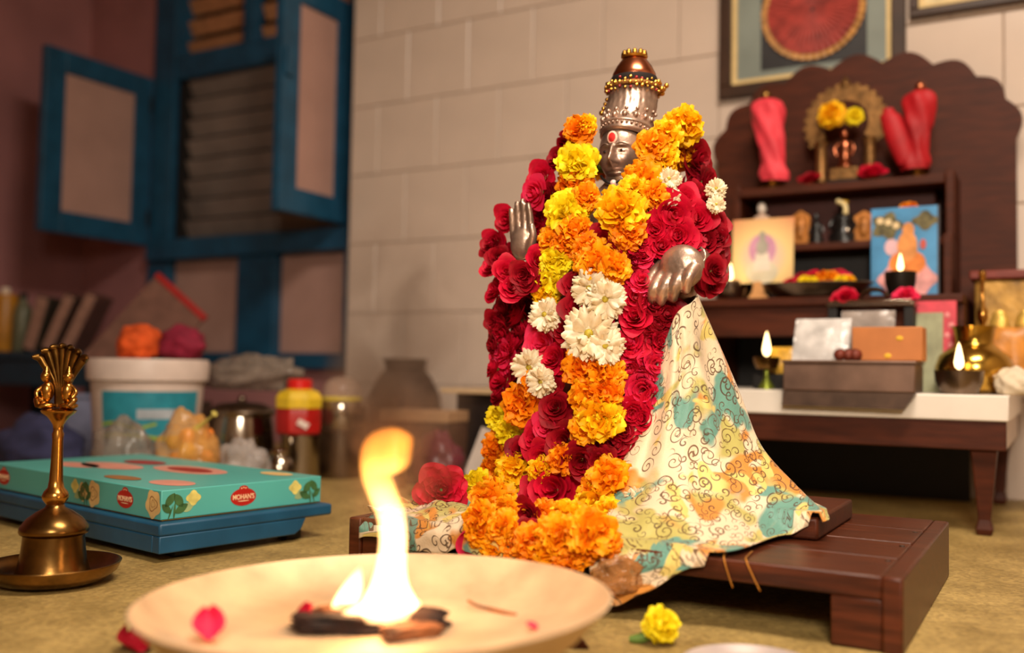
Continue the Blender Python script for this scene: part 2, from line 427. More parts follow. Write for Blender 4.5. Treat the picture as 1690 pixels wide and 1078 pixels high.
# robe / torso cross-sections: z, half width x, half width y, y offset
SEC = [(.114, .150, .105, 0), (.16, .148, .103, 0), (.25, .138, .097, 0), (.35, .122, .088, 0), (.43, .116, .082, 0), (.50, .120, .078, 0), (.545, .122, .072, 0), (.575, .095, .06, 0), (.592, .05, .045, 0), (.605, .033, .034, -.004), (.64, .03, .032, -.004)]
def sec(z):
    if z <= SEC[0][0]: return SEC[0][1:]
    for a, b in zip(SEC, SEC[1:]):
        if z <= b[0]:
            t = (z - a[0]) / (b[0] - a[0]); return tuple(a[i] + (b[i] - a[i]) * t for i in (1, 2, 3))
    return SEC[-1][1:]
body = MB()
rows = []
for k in range(46):
    z = .114 + (.64 - .114) * k / 45; a, b, o = sec(z); row = []
    for j in range(72):
        t = 2 * PI * j / 72
        fold = 1 + (.025 * math.sin(t * 14 + z * 9) * smoothstep(.45, .2, z))
        row.append((a * fold * math.cos(t), b * fold * math.sin(t) + o, Z(z)))
    rows.append(row)
vs = [p for r in rows for p in r]; n = 72; fs = []
for i in range(45):
    for j in range(n): fs.append((i * n + j, i * n + (j + 1) % n, (i + 1) * n + (j + 1) % n, (i + 1) * n + j))
fs.append(tuple(range(n - 1, -1, -1))); fs.append(tuple(45 * n + j for j in range(n)))
body.add(vs, fs)
def arm(sh, el, wr): body.tube(catmull([sh, el, wr], 12), [.036 - .016 * k / 11 for k in range(12)], 16)
# raised right hand (palm forward, fingers together, pointing up)
arm((-.105, 0, Z(.54)), (-.150, -.02, Z(.445)), (-.136, -.092, Z(.478)))
body.ball((-.136, -.098, Z(.503)), (.020, .011, .026), 16, 10)
for k, (dx, ln, r) in enumerate(((-.0165, .048, .0052), (-.006, .058, .0058), (.0045, .062, .006), (.015, .055, .0056))):
    x = -.136 + dx
    body.tube(catmull([(x, -.096, Z(.512)), (x + dx * .05, -.098, Z(.512 + ln * .5)), (x - .001, -.104, Z(.512 + ln))], 8), [r, r, r, r * .97, r * .93, r * .88, r * .8, r * .55], 10)
body.tube(catmull([(-.120, -.10, Z(.492)), (-.110, -.108, Z(.512)), (-.112, -.112, Z(.532))], 7), [.008, .0075, .007, .0065, .006, .0055, .004], 10)
# lowered left hand, relaxed, back of the hand to the viewer, fingers hanging
arm((.100, 0, Z(.54)), (.138, .012, Z(.455)), (.134, -.062, Z(.474)))
Mh = Matrix.Rotation(math.radians(-22), 3, 'Y')
body.ball((.128, -.096, Z(.456)), (.034, .021, .033), 20, 12, M=Mh)
for k, (dx, ln, r) in enumerate(((-.026, .044, .0085), (-.009, .052, .009), (.009, .052, .009), (.025, .044, .0085))):
    p0 = Vector((.128 + dx, -.104, Z(.452) + dx * .25)); d = Vector((-.40, -.04, -.92))
    p1 = p0 + d * ln * .55 + Vector((0, -.009, 0)); p2 = p0 + d * ln + Vector((0, .008, 0))
    body.tube(catmull([p0, p1, p2], 9), [r, r, r * 1.02, r * 1.05, r, r * .95, r * .9, r * .8, r * .5], 10)
body.tube(catmull([(.098, -.088, Z(.462)), (.084, -.096, Z(.446)), (.082, -.104, Z(.426))], 8), [.0105, .0105, .010, .0095, .009, .0085, .0075, .005], 10)
bo = body.build('body', M_silver, statue, auto=0)
md = bo.modifiers.new('fuse', 'REMESH'); md.mode = 'VOXEL'; md.voxel_size = .0021; md.use_smooth_shade = True
md = bo.modifiers.new('soften', 'SMOOTH'); md.factor = .5; md.iterations = 2
# head, sculpted by displacing an ellipsoid
hz = .650
def gs(x, z, cx, cz, sx, sz): return math.exp(-((x - cx) / sx) ** 2 - ((z - cz) / sz) ** 2)
def head_pt(t, a):
    d = Vector((math.sin(t) * math.cos(a), math.sin(t) * math.sin(a), math.cos(t)))
    x, y, z = d.x * .0375, d.y * .044, d.z * .054
    if z < 0: x *= 1 - .28 * (z / .054) ** 2; y *= 1 - .08 * (z / .054) ** 2
    if d.y < 0.05:
        w = smoothstep(.05, -.35, d.y); ax = abs(x); h = 0.0
        h += .0125 * gs(x, z, 0, -.0175, .0052, .0075)                       # nose tip
        h += .0075 * gs(x, z, 0, -.006, .0042, .013)                         # bridge
        h += .0040 * gs(ax, z, .0068, -.0205, .0042, .0042)                  # nostrils
        h += .0028 * gs(ax, z, .0135, .0068 + .0, .010, .0026)               # brow
        h -= .0052 * gs(ax, z, .0140, -.0015, .0078, .0048)                  # socket
        h += .0046 * gs(ax, z, .0140, -.0022, .0058, .0030)                  # eyeball
        h -= .0012 * gs(ax, z, .0140, -.0050, .0060, .0010)
        h += .0030 * gs(x, z, 0, -.0305, .0100, .0024)                       # upper lip
        h += .0034 * gs(x, z, 0, -.0362, .0085, .0026)                       # lower lip
        h -= .0026 * gs(x, z, 0, -.0333, .0100, .0010)                       # mouth line
        h -= .0016 * gs(x, z, 0, -.0415, .010, .0022)
        h += .0048 * gs(x, z, 0, -.0480, .0090, .0048)                       # chin
        h += .0022 * gs(ax, z, .020, -.018, .009, .009)                      # cheek
        h += .0022 * gs(x, z, 0, -.0258, .0022, .0028)
        y -= h * w
    # ears
    e = gs(y, z, .002, -.006, .006, .014) * smoothstep(.75, .95, abs(d.x))
    x += math.copysign(.007, x) * e
    return Vector((x - .002, y - .010, z + Z(hz)))
hd_ = MB(); rows = []
NT, NA = 150, 200
for i in range(NT + 1):
    t = PI * i / NT
    rows.append([head_pt(t, 2 * PI * j / NA) for j in range(NA)])
vs = [p for r in rows for p in r]; fs = []
for i in range(NT):
    for j in range(NA): fs.append((i * NA + j, (i + 1) * NA + j, (i + 1) * NA + (j + 1) % NA, i * NA + (j + 1) % NA))
hd_.add(vs, fs)
head = hd_.build('head', M_silver, statue, auto=0)
for s_ in (-1, 1):   # pupils and brows in relief
    MB().ball((s_ * .0140 - .002, -.0505, Z(hz - .0022)), (.0023, .0012, .0023), 12, 8).build('pupil', mat('dark_engraving', (40, 28, 24), .5, .6, var=0), head)
    MB().tube(catmull([(s_ * .0055 - .002, -.0542, Z(hz + .0065)), (s_ * .014 - .002, -.0525, Z(hz + .0098)), (s_ * .0245 - .002, -.0445, Z(hz + .0068))], 10), [.0006, .001, .0012, .0013, .0013, .0012, .0011, .001, .0008, .0005], 6).build('brow', M_silver, head)
# tilak: white ring with red dot
M_red_paste = mat('vermilion_paste', (190, 24, 18), .7, var=.2, scale=200)
MB().ball((-.002, -.0538, Z(hz + .0185)), (.0088, .0022, .0105), 20, 8).build('tilak_ring', mat('sandal_paste', (226, 180, 160), .8, var=.1, scale=300), head)
MB().ball((-.002, -.0554, Z(hz + .0185)), (.0060, .0018, .0076), 20, 8).build('tilak', M_red_paste, head)
# crown
cr = MB()
def crown_c(z): return -.004 + .030 * smoothstep(.675, .765, z)          # leans back with height
prof = [(.672, .0405), (.676, .0440), (.679, .0440), (.681, .0425), (.688, .0425), (.690, .0445), (.693, .0445), (.696, .0425), (.716, .0425), (.726, .0435), (.735, .0425), (.746, .042), (.758, .0415), (.768, .039), (.772, .02), (.773, .0)]
rows = []
for k, (z, r) in enumerate(prof):
    row = []
    for j in range(120):
        a = 2 * PI * j / 120; rr = r * .93
        if .728 < z < .765: rr *= 1 + .03 * math.sin(a * 24 + (z - .72) * 170)   # twisted locks of hair
        tilt = -.011 * math.sin(a) * smoothstep(.72, .68, z)                      # band rises to the front
        row.append((rr * math.cos(a), rr * 1.12 * math.sin(a) + crown_c(z), Z(z) + tilt))
    rows.append(row)
vs = [p for r in rows for p in r]; fs = []
for i in range(len(prof) - 1):
    for j in range(120): fs.append((i * 120 + j, i * 120 + (j + 1) % 120, (i + 1) * 120 + (j + 1) % 120, (i + 1) * 120 + j))
cr.add(vs, fs)
crown = cr.build('crown', M_silver, statue, auto=50)
for (z, r, nb, br) in ((.6845, .0405, 34, .0022), (.705, .0402, 15, .0046), (.719, .0405, 15, .0032)):
    for k in range(nb):
        a = 2 * PI * (k + (.5 if z > .72 else 0)) / nb
        c = (r * math.cos(a), r * 1.12 * math.sin(a) + crown_c(z), Z(z) - .011 * math.sin(a) * smoothstep(.72, .68, z))
        if math.sin(a) < .5:
            o = MB().ball(c, br, 10, 6).build('bead', M_silver, crown)
            if br > .004:
                tv = Vector((-math.sin(a), math.cos(a), 0)); nv = Vector((math.cos(a), math.sin(a), 0))
                ring = [Vector(c) + tv * .0062 * math.cos(q) + Vector((0, 0, .0062 * math.sin(q))) - nv * .001 for q in [2 * PI * i / 12 for i in range(13)]]
                MB().tube(ring, .0010, 6, cap=False).build('rosette_ring', M_silver, crown)
# gold bead string round the topknot
bs = thing('bead_string', (SXc, SYc + .026, .764), 'string of tiny gold bells and beads wound round the statue topknot', 'bead string')
for ringk, (rr, zz, nb) in enumerate(((.0435, -.006, 30), (.045, .0015, 32), (.0425, .008, 30))):
    for k in range(nb):
        a = 2 * PI * k / nb + ringk * .1
        MB().ball((rr * math.cos(a), rr * 1.08 * math.sin(a), zz + rnd.uniform(-.0025, .0025)), (rnd.uniform(.0022, .0036),) * 3, 8, 6).build('bead', M_gold if rnd.random() < .85 else mat('red_glass_bead', (150, 20, 24), .2, var=.1), bs)
for k in range(5):
    MB().ball((.046 + rnd.uniform(-.004, .006), -.006 + .006 * k, -.002 + rnd.uniform(-.006, .009)), .0045, 10, 6).build('tassel_bell', M_gold, bs)
for k in range(4):
    MB().ball((-.042 - .003 * k, -.012, -.014 - .007 * k), .0036 if k < 3 else .0048, 10, 6).build('tassel_bell', M_gold, bs)
ring = [Vector((.043 * math.cos(q), .0465 * math.sin(q), .001)) for q in [2 * PI * i / 40 for i in range(41)]]
MB().tube(ring, .0035, 8, cap=False).build('cord', mat('gold_thread', (150, 104, 48), .6, .4, var=.3, scale=300, bump=.3, bscale=600), bs)
# copper pot upside down on the crown
pot = thing('copper_pot', (SXc, SYc + .027, .768), 'small upturned copper pot on top of the statue crown', 'pot')
MB().lathe([(0, .001), (.026, .001), (.034, .006), (.0365, .014), (.035, .022), (.029, .034), (.0225, .043), (.019, .047), (.0, .048)], 48).build('pot_body', M_copper, pot, auto=0)
MB().lathe([(.0366, .005), (.0374, .009), (.0378, .0135), (.0372, .0155), (.036, .0155), (.0355, .005)], 48).build('dark_band', mat('black_thread_band', (24, 14, 10), .8), pot)
MB().lathe([(.015, .046), (.0205, .048), (.022, .051), (.019, .053), (0, .053)], 32).build('rim', M_gold, pot)
for k in range(11):
    a = 2 * PI * k / 11
    MB().ball((.0175 * math.cos(a), .0175 * math.sin(a), .055), (.0045, .0045, .0058), 8, 6).build('rim_knob', mat('aged_gold', (160, 116, 52), .4, 1.0, var=.3, scale=90), pot)
# small pearl at the throat
pl = thing('neck_string', (SXc, SYc - .048, .585), 'dark string with a single pearl hanging at the statue throat', 'necklace')
MB().ball((0, -.004, .012), .0052, 14, 8).build('pearl', mat('pearl', (226, 190, 178), .25, var=.05), pl)
MB().tube(catmull([(-.032, .02, .03), (-.014, -.002, .016), (0, -.003, .012), (.014, -.002, .016), (.032, .02, .03)], 16), .0022, 8).build('string', M_dark, pl)

# ------------------------------------------------------------------ flowers
def petal_grid(mb, base, out, up, side, L, W, cup, curl, ruf, seed, nu=4, nv=4, mi=0, notch=0.0, point=.0):
    """petal that starts at base, grows along out, with up as its face normal"""
    rows = []; r = random.Random(seed)
    ph = r.uniform(0, 6.28)
    for i in range(nv + 1):
        t = i / nv; row = []
        wid = W * (math.sin(PI * min(1, .12 + t * (.80 - .1 * point))) ** .7)
        if t > .93: wid *= .82
        for j in range(nu + 1):
            s = -1 + 2 * j / nu
            edge = 1 - .16 * s * s - (notch * (1 - abs(s)) * (1 if t > .9 else 0))
            l = L * t * edge
            h = cup * L * (s * s) * .45 + curl * L * t * t + ruf * L * math.sin(s * 5 + ph + t * 3) * t
            row.append(base + out * l + side * (wid * s) + up * h)
        rows.append(row)
    mb.grid(rows, mi)
def petal_material(name, c, deep, rough=.55):
    m = bpy.data.materials.new(name); nt, b = nodes_of(m); N = nt.nodes; L = nt.links
    tc = N.new('ShaderNodeTexCoord'); nz = N.new('ShaderNodeTexNoise'); nz.inputs['Scale'].default_value = 1.9; nz.inputs['Detail'].default_value = 3; L.new(tc.outputs['Object'], nz.inputs['Vector'])
    rp = N.new('ShaderNodeValToRGB'); rp.color_ramp.elements[0].position = .36; rp.color_ramp.elements[1].position = .6
    rp.color_ramp.elements[0].color = lin(deep); rp.color_ramp.elements[1].color = lin(c); L.new(nz.outputs['Fac'], rp.inputs[0])
    L.new(rp.outputs[0], b.inputs['Base Color']); b.inputs['Roughness'].default_value = rough; b.inputs['Specular IOR Level'].default_value = .25
    tr = N.new('ShaderNodeBsdfTranslucent'); L.new(rp.outputs[0], tr.inputs[0])
    mx = N.new('ShaderNodeMixShader'); mx.inputs[0].default_value = .28
    L.new(b.outputs[0], mx.inputs[1]); L.new(tr.outputs[0], mx.inputs[2]); L.new(mx.outputs[0], N['Material Output'].inputs[0])
    return m
PM = {'lemon': petal_material('lemon_petal', (252, 232, 34), (246, 218, 20)), 'yellow': petal_material('yellow_petal', (255, 208, 20), (252, 184, 12)),
      'gold': petal_material('golden_petal', (255, 180, 16), (250, 148, 10)), 'orange': petal_material('orange_petal', (253, 160, 14), (240, 124, 8)),
      'red': petal_material('red_petal', (210, 18, 56), (186, 10, 40)), 'pink': petal_material('pink_petal', (236, 50, 96), (220, 30, 72)),
      'dark': petal_material('dark_red_petal', (166, 12, 34), (130, 6, 20)), 'white': petal_material('white_petal', (240, 228, 200), (226, 204, 164))}
M_green = mat('calyx_green', (92, 120, 48), .55, var=.25, scale=2)
def orient(n):
    n = n.normalized(); a = Vector((0, 0, 1)) if abs(n.z) < .9 else Vector((1, 0, 0))
    x = a.cross(n).normalized(); return x, n.cross(x)
def marigold_mesh(seed, key, npet=72):
    """unit flower: axis +Z, radius about 1"""
    r = random.Random(seed); mb = MB()
    mb.ball((0, 0, -.05), (.55, .55, .5), 10, 6)
    for k in range(npet):
        u = (k + .5) / npet; th = math.radians(8 + 100 * u ** .72); ph = k * 2.39996 + r.uniform(-.25, .25)
        d = Vector((math.sin(th) * math.cos(ph), math.sin(th) * math.sin(ph), math.cos(th) * .92))
        x, y = orient(d)
        tw = r.uniform(-.9, .9); side = x * math.cos(tw) + y * math.sin(tw)
        out = (d + Vector((r.uniform(-.22, .22), r.uniform(-.22, .22), r.uniform(-.15, .3)))).normalized()
        up = side.cross(out).normalized(); side = out.cross(up).normalized()
        petal_grid(mb, d * .32, out, up, side, r.uniform(.60, .80), r.uniform(.28, .40), .4, r.uniform(-.25, .30), .10, r.random(), 3, 3, notch=.1)
    mb.tube([(0, 0, -.9), (0, 0, -.35)], [.22, .42], 8, mi=1)
    me = mb.mesh('marigold', [PM[key], M_green]); return me
def rose_mesh(seed, key, npet=15, flat=.8, op=0.0):
    """unit rose, axis +Z: cupped shells from a tight heart to open outer petals"""
    r = random.Random(seed); mb = MB()
    for k in range(npet):
        u = k / (npet - 1); ph = k * 2.39996 + r.uniform(-.25, .25)
        rho = .10 + .58 * u ** .9; top = .60 - .42 * u ** 1.4 + r.uniform(-.05, .05); half = math.radians(86 - 34 * u); lean = .30 * u * u + op * u; flare = .05 + .26 * u; top -= op * .55 * u; rho *= 1 - op * .35
        w1, w2 = r.uniform(0, 6.28), r.uniform(-.12, .12); rows = []
        for i in range(7):
            t = i / 6; row = []
            for j in range(8):
                q = -1 + 2 * j / 7
                te = t * (1 - .30 * q * q * u) * (1 + .05 * math.sin(q * 4 + w1))
                rr = rho * math.sin(te * PI / 2) ** .62 + lean * te + flare * max(0, te - .62) ** 2 * 4
                zz = -.38 + (top + .38) * te - flare * max(0, te - .74) ** 2 * 4.5 + w2 * q * te
                an = ph + q * half * (.45 + .55 * math.sin(PI * min(1, .1 + te * .75)))
                row.append(Vector((rr * math.cos(an), rr * math.sin(an), zz)))
            rows.append(row)
        mb.grid(rows)
    mb.tube([(0, 0, -.62), (0, 0, -.3)], [.1, .24], 8, mi=1)
    for v in range(len(mb.v)):
        x, y, z = mb.v[v]; mb.v[v] = (x * .98, y * .98, z * flat)
    return mb.mesh('rose', [PM[key], M_green])
def mum_mesh(seed, key='white', npet=64):
    r = random.Random(seed); mb = MB()
    mb.ball((0, 0, -.05), (.4, .4, .22), 10, 6)
    for k in range(npet):
        u = (k + .5) / npet; th = math.radians(10 + 82 * u ** .6); ph = k * 2.39996
        d = Vector((math.sin(th) * math.cos(ph), math.sin(th) * math.sin(ph), math.cos(th) * .55)).normalized()
        side = Vector((-math.sin(ph), math.cos(ph), 0)); up = side.cross(d).normalized()
        petal_grid(mb, d * .18, d, up, side, r.uniform(.62, .86), r.uniform(.18, .27), .5, r.uniform(-.1, .40), .10, r.random(), 3, 3)
    mb.ball((0, 0, .13), (.16, .16, .12), 10, 6, mi=1)
    return mb.mesh('chrysanthemum', [PM[key], mat('mum_heart', (170, 150, 40), .6, var=.3, scale=8)])
FL = {}
for key in ('lemon', 'yellow', 'gold', 'orange'): FL[key] = [marigold_mesh(i * 7 + hash(key[0]) % 1 + len(key), key) for i in range(2)]
for key in ('red', 'pink', 'dark'): FL[key] = [rose_mesh(i * 5 + len(key), key) for i in range(3)]
FL['white'] = [mum_mesh(3), mum_mesh(9)]
FNAME = {'lemon': 'marigold', 'yellow': 'marigold', 'gold': 'marigold', 'orange': 'marigold', 'red': 'rose', 'pink': 'rose', 'dark': 'rose', 'white': 'chrysanthemum'}
def put_flower(parent, key, pos, nrm, rad, squash=1.0, spin=None, origin=(0, 0, 0)):
    n = Vector(nrm).normalized(); x, y = orient(n); sp = rnd.uniform(0, 6.28) if spin is None else spin
    xx = x * math.cos(sp) + y * math.sin(sp); yy = n.cross(xx)
    M = Matrix(((xx.x, yy.x, n.x), (xx.y, yy.y, n.y), (xx.z, yy.z, n.z)))
    p = Vector(pos) - Vector(origin)
    o = obj_from(rnd.choice(FL[key]), FNAME[key], parent, p, M.to_euler(), (rad, rad, rad * squash)); return o
def body_point(px, py, off):
    """point on the draped body under a photo position, and its outward direction"""
    d = ray(px, py); best = None
    for k in range(260):
        t = 1.15 + k * .0025; p = EYE + d * t
        a, b, o = sec(p[2]); a += off; b += off
        if p[2] > .60: a, b = .05 + off, .05 + off
        x, y = p[0] - SXc, p[1] - SYc
        Fv = math.hypot(x / a, y / b)
        if best is None or Fv < best[0]: best = (Fv, p, x / a ** 2, y / b ** 2)
        if Fv <= 1: break
    return Vector(best[1]), Vector((best[2], best[3], 0)).normalized()
TOCAM = -Vector(f0)
def rest_point(px, py, rpx, Y):
    """slide a flower towards the viewer until it rests on plank, stool or hangs before the stool edge"""
    while True:
        p = on_y(px, py, Y); rad = rpx / ppm(p)
        sup = PZ if Y > PY0 - .01 else (ST if Y > SY0 - rad * .4 else -1)
        if p[2] >= sup + .010 + rad * .45: return p
        Y -= .005
def garland_flower(gar, key, px, py, rpx, off=.025, face=.6, squash=1.0, jit=.35, name=None):
    p, n = body_point(px, py, off)
    if p.z < .30: p = Vector(rest_point(px, py, rpx, p.y))
    nn = n * .9 + TOCAM * face + Vector((rnd.uniform(-jit, jit), rnd.uniform(-jit, jit), rnd.uniform(-jit, jit) + .1))
    rad = rpx / ppm(p)
    return put_flower(gar, key, p, nn, rad, squash, origin=gar.location)
rose_g = thing('rose_garland', (SXc, SYc, .30), 'thick red rose garland hanging down both sides of the statue', 'garland')
mari_g = thing('marigold_garland', (SXc, SYc, .45), 'yellow and orange marigold garland with white chrysanthemums down the front of the statue', 'garland')
ROSES = [ # left strand
 ('dark', 937, 243, 26), ('dark', 920, 262, 24), ('red', 893, 292, 26), ('pink', 884, 318, 28), ('dark', 905, 320, 22), ('red', 838, 362, 24), ('red', 888, 362, 26), ('red', 885, 392, 28), ('red', 817, 398, 22), ('dark', 822, 426, 27),
 ('red', 845, 425, 24), ('dark', 872, 420, 26), ('pink', 860, 445, 28), ('red', 838, 462, 28), ('dark', 868, 470, 26), ('red', 846, 492, 32), ('dark', 830, 512, 24), ('red', 852, 522, 30), ('red', 828, 550, 26), ('dark', 858, 548, 26), ('pink', 832, 586, 28), ('red', 828, 626, 26), ('dark', 824, 652, 22), ('dark', 850, 600, 24), ('dark', 850, 640, 24), ('red', 884, 425, 26), ('dark', 885, 450, 24), ('red', 878, 478, 26), ('dark', 872, 505, 26), ('red', 868, 540, 26), ('dark', 866, 576, 24), ('red', 852, 566, 26), ('dark', 810, 404, 20), ('red', 812, 440, 20), ('red', 818, 480, 22), ('dark', 816, 530, 20), ('dark', 815, 570, 20), ('red', 815, 606, 20), ('dark', 862, 625, 22),
 # right strand
 ('dark', 1148, 262, 36), ('pink', 1141, 308, 30), ('dark', 1168, 300, 26), ('red', 1110, 352, 38), ('red', 1150, 360, 30), ('red', 1082, 378, 28), ('red', 1118, 388, 32), ('dark', 1162, 398, 32), ('red', 1092, 405, 28), ('dark', 1168, 440, 30), ('dark', 1166, 468, 22), ('pink', 1062, 420, 24), ('dark', 1046, 432, 26), ('pink', 1060, 462, 28), ('red', 1050, 490, 28), ('dark', 1078, 500, 30), ('red', 1048, 522, 30), ('dark', 1085, 535, 28), ('red', 1092, 566, 30), ('red', 1040, 566, 28), ('pink', 1038, 580, 26), ('pink', 1084, 602, 30), ('red', 1040, 606, 26), ('dark', 1060, 625, 26), ('pink', 1062, 645, 36), ('red', 1045, 682, 30), ('red', 1062, 690, 26), ('dark', 1012, 730, 38), ('dark', 1030, 712, 26), ('dark', 1170, 335, 22), ('dark', 1180, 370, 24), ('dark', 1182, 410, 26), ('red', 1130, 330, 28), ('dark', 1180, 450, 22), ('dark', 1100, 520, 30), ('dark', 1075, 560, 26), ('red', 1108, 545, 24), ('red', 1100, 585, 26), ('dark', 1058, 600, 22), ('red', 1082, 660, 26), ('dark', 1068, 700, 20), ('dark', 1020, 700, 22), ('red', 1060, 400, 24), ('red', 1140, 400, 30)]
for q in ROSES: garland_flower(rose_g, q[0], q[1], q[2], q[3] * 1.2, off=.035, jit=.45, squash=.95)
MARI = [('orange', 957, 216, 25), ('yellow', 968, 206, 16), ('yellow', 1127, 208, 31), ('yellow', 1098, 226, 26), ('gold', 1076, 242, 28), ('yellow', 1094, 262, 26), ('gold', 1062, 298, 32), ('yellow', 1046, 318, 26), ('gold', 1078, 322, 24),
 ('yellow', 1026, 350, 40), ('orange', 1036, 384, 28), ('lemon', 954, 270, 34), ('orange', 950, 306, 30), ('gold', 968, 326, 24), ('lemon', 938, 352, 35), ('gold', 950, 384, 30), ('gold', 916, 396, 26), ('orange', 934, 402, 24),
 ('dark', 997, 395, 26), ('orange', 972, 412, 28), ('gold', 986, 434, 36), ('gold', 1014, 442, 26), ('dark', 1008, 416, 20), ('lemon', 920, 430, 27), ('lemon', 908, 462, 28), ('yellow', 902, 486, 22), ('dark', 950, 470, 26), ('white', 974, 476, 30), ('white', 1000, 494, 32), ('dark', 960, 506, 32), ('red', 988, 516, 26), ('white', 900, 520, 27),
 ('pink', 898, 568, 36), ('red', 914, 592, 28), ('dark', 930, 545, 24), ('white', 972, 552, 44), ('white', 1000, 572, 30), ('orange', 966, 606, 36), ('gold', 998, 614, 32), ('white', 874, 606, 28), ('white', 894, 630, 24), ('orange', 886, 632, 26), ('orange', 866, 668, 36), ('dark', 910, 640, 26), ('dark', 918, 672, 30), ('gold', 975, 654, 34), ('orange', 1000, 648, 30),
 ('lemon', 826, 690, 22), ('lemon', 842, 710, 24), ('yellow', 990, 690, 38), ('lemon', 1002, 682, 24), ('gold', 966, 706, 26), ('pink', 905, 705, 28), ('red', 884, 724, 28), ('dark', 932, 728, 32), ('orange', 826, 742, 30), ('dark', 860, 742, 24), ('red', 895, 755, 26), ('orange', 930, 756, 26), ('dark', 960, 762, 34), ('dark', 990, 762, 26),
 ('yellow', 852, 776, 31), ('yellow', 896, 778, 24), ('orange', 818, 772, 24), ('red', 914, 808, 46), ('red', 884, 816, 28), ('gold', 1006, 790, 36), ('orange', 984, 806, 26), ('lemon', 788, 802, 26), ('gold', 814, 826, 36), ('gold', 840, 846, 28), ('yellow', 988, 832, 37), ('gold', 796, 858, 30), ('dark', 870, 850, 26), ('orange', 900, 850, 24), ('yellow', 936, 852, 26)]
for q in MARI:
    big = 1.17
    garland_flower(mari_g, q[0], q[1], q[2], q[3] * big, off=.066 if q[0] == 'white' else .05, face=.8, jit=.35)
# lower loop of the garland, heaped on the plank and stool
LOOP = [('gold', 794, 876, 28, 1.30), ('gold', 832, 868, 28, 1.29), ('gold', 816, 900, 26, 1.25), ('dark', 868, 876, 22, 1.30), ('orange', 880, 898, 34, 1.26), ('orange', 850, 902, 24, 1.24), ('gold', 920, 884, 36, 1.27), ('gold', 908, 912, 30, 1.22), ('orange', 942, 922, 30, 1.20), ('gold', 976, 882, 44, 1.26), ('orange', 958, 904, 30, 1.22), ('yellow', 1002, 850, 28, 1.28), ('orange', 1000, 896, 26, 1.22), ('orange', 872, 918, 24, 1.2), ('white', 1058, 832, 30, 1.27)]
for key, px, py, r, Y in LOOP:
    p = rest_point(px, py, r * 1.12, Y); rad = r * 1.12 / ppm(p)
    put_flower(mari_g, key, p, TOCAM + Vector((rnd.uniform(-.4, .4), rnd.uniform(-.3, .3), rnd.uniform(.1, .8))), rad, origin=mari_g.location)
# the rest of both garlands behind the shoulders and neck
for k in range(9):
    a = math.radians(-12 + 204 * k / 8)
    put_flower(rose_g, 'dark' if k % 2 else 'red', (SXc + .125 * math.cos(a), SYc + .10 * math.sin(a) + .01, .605 - .03 * abs(math.cos(a))), (math.cos(a), math.sin(a), .4), .03, origin=rose_g.location)
for k in range(8):
    a = math.radians(10 + 160 * k / 7)
    put_flower(mari_g, ('gold', 'orange')[k % 2], (SXc + .085 * math.cos(a), SYc + .075 * math.sin(a) + .01, .65), (math.cos(a), math.sin(a), .5), .025, origin=mari_g.location)
# white blossoms tucked in behind the right shoulder
for px, py, r, Y in ((1104, 296, 22, 1.36), (1110, 326, 17, 1.35), (1182, 312, 20, 1.38), (1182, 338, 17, 1.37)):
    p = on_y(px, py, Y); put_flower(rose_g, 'white', p, (.3, -.8, .2), r / ppm(p), origin=rose_g.location)
p = on_y(853, 872, 1.20)
MB().ball((0, 0, 0), (.009, .007, .011), 12, 8, fn=lambda d: 1 - .2 * d.z).build('bud', mat('green_bud', (120, 160, 84), .5, var=.15, scale=80), mari_g, loc=Vector(p) - mari_g.location)
# loose single flowers
def loose(key, name, pos, nrm, rad, label, cat='flower', squash=1.0):
    o = put_flower(None, key, pos, nrm, rad, squash); o.name = name; return tag(o, label, cat)
# roses of the garland that cover the raised forearm
for px, py, r, Y, key in ((836, 448, 24, 1.29, 'red'), (864, 452, 24, 1.285, 'dark'), (888, 430, 24, 1.30, 'red'), (1180, 446, 24, 1.31, 'dark'), (1176, 472, 20, 1.33, 'dark'), (846, 474, 26, 1.29, 'red'), (870, 464, 24, 1.29, 'dark'), (822, 424, 20, 1.31, 'dark'), (1176, 430, 24, 1.40, 'dark'), (1172, 462, 22, 1.40, 'dark'), (1186, 392, 22, 1.40, 'dark')):
    p = on_y(px, py, Y); put_flower(rose_g, key, p, TOCAM + Vector((rnd.uniform(-.5, .5), rnd.uniform(-.3, .3), rnd.uniform(-.3, .4))), r * 1.15 / ppm(p), origin=rose_g.location)
def open_rose_mesh(seed, key, npet=38):
    """fully open unit rose: many overlapping rounded petals round a tight heart"""
    r = random.Random(seed); mb = MB()
    for k in range(npet):
        u = k / (npet - 1); ph = k * 2.39996 + r.uniform(-.2, .2); tilt = math.radians(8 + 68 * u ** .9)
        d = Vector((math.cos(ph), math.sin(ph), 0)); out = Vector((0, 0, 1)) * math.cos(tilt) + d * math.sin(tilt)
        side = Vector((-math.sin(ph), math.cos(ph), 0)); up = side.cross(out).normalized()
        if up.dot(d) > 0: up = -up
        petal_grid(mb, d * (.04 + .36 * u) + Vector((0, 0, -.28)), out, up, side, .46 + .16 * u, .20 + .20 * u, 1.0 - .5 * u, -.10 - .14 * u, .03, r.random(), 6, 6, point=2.6)
    mb.tube([(0, 0, -.6), (0, 0, -.25)], [.1, .3], 8, mi=1)
    return mb.mesh('rose', [PM[key], M_green])
FL['bloom'] = [open_rose_mesh(5, 'red')]; FNAME['bloom'] = 'rose'
pr = rest_point(728, 808, 60, 1.24)
loose('bloom', 'rose_bloom', pr, TOCAM + Vector((.1, 0, .2)), 50 / ppm(pr), 'open red rose lying on the stool left of the garlands')
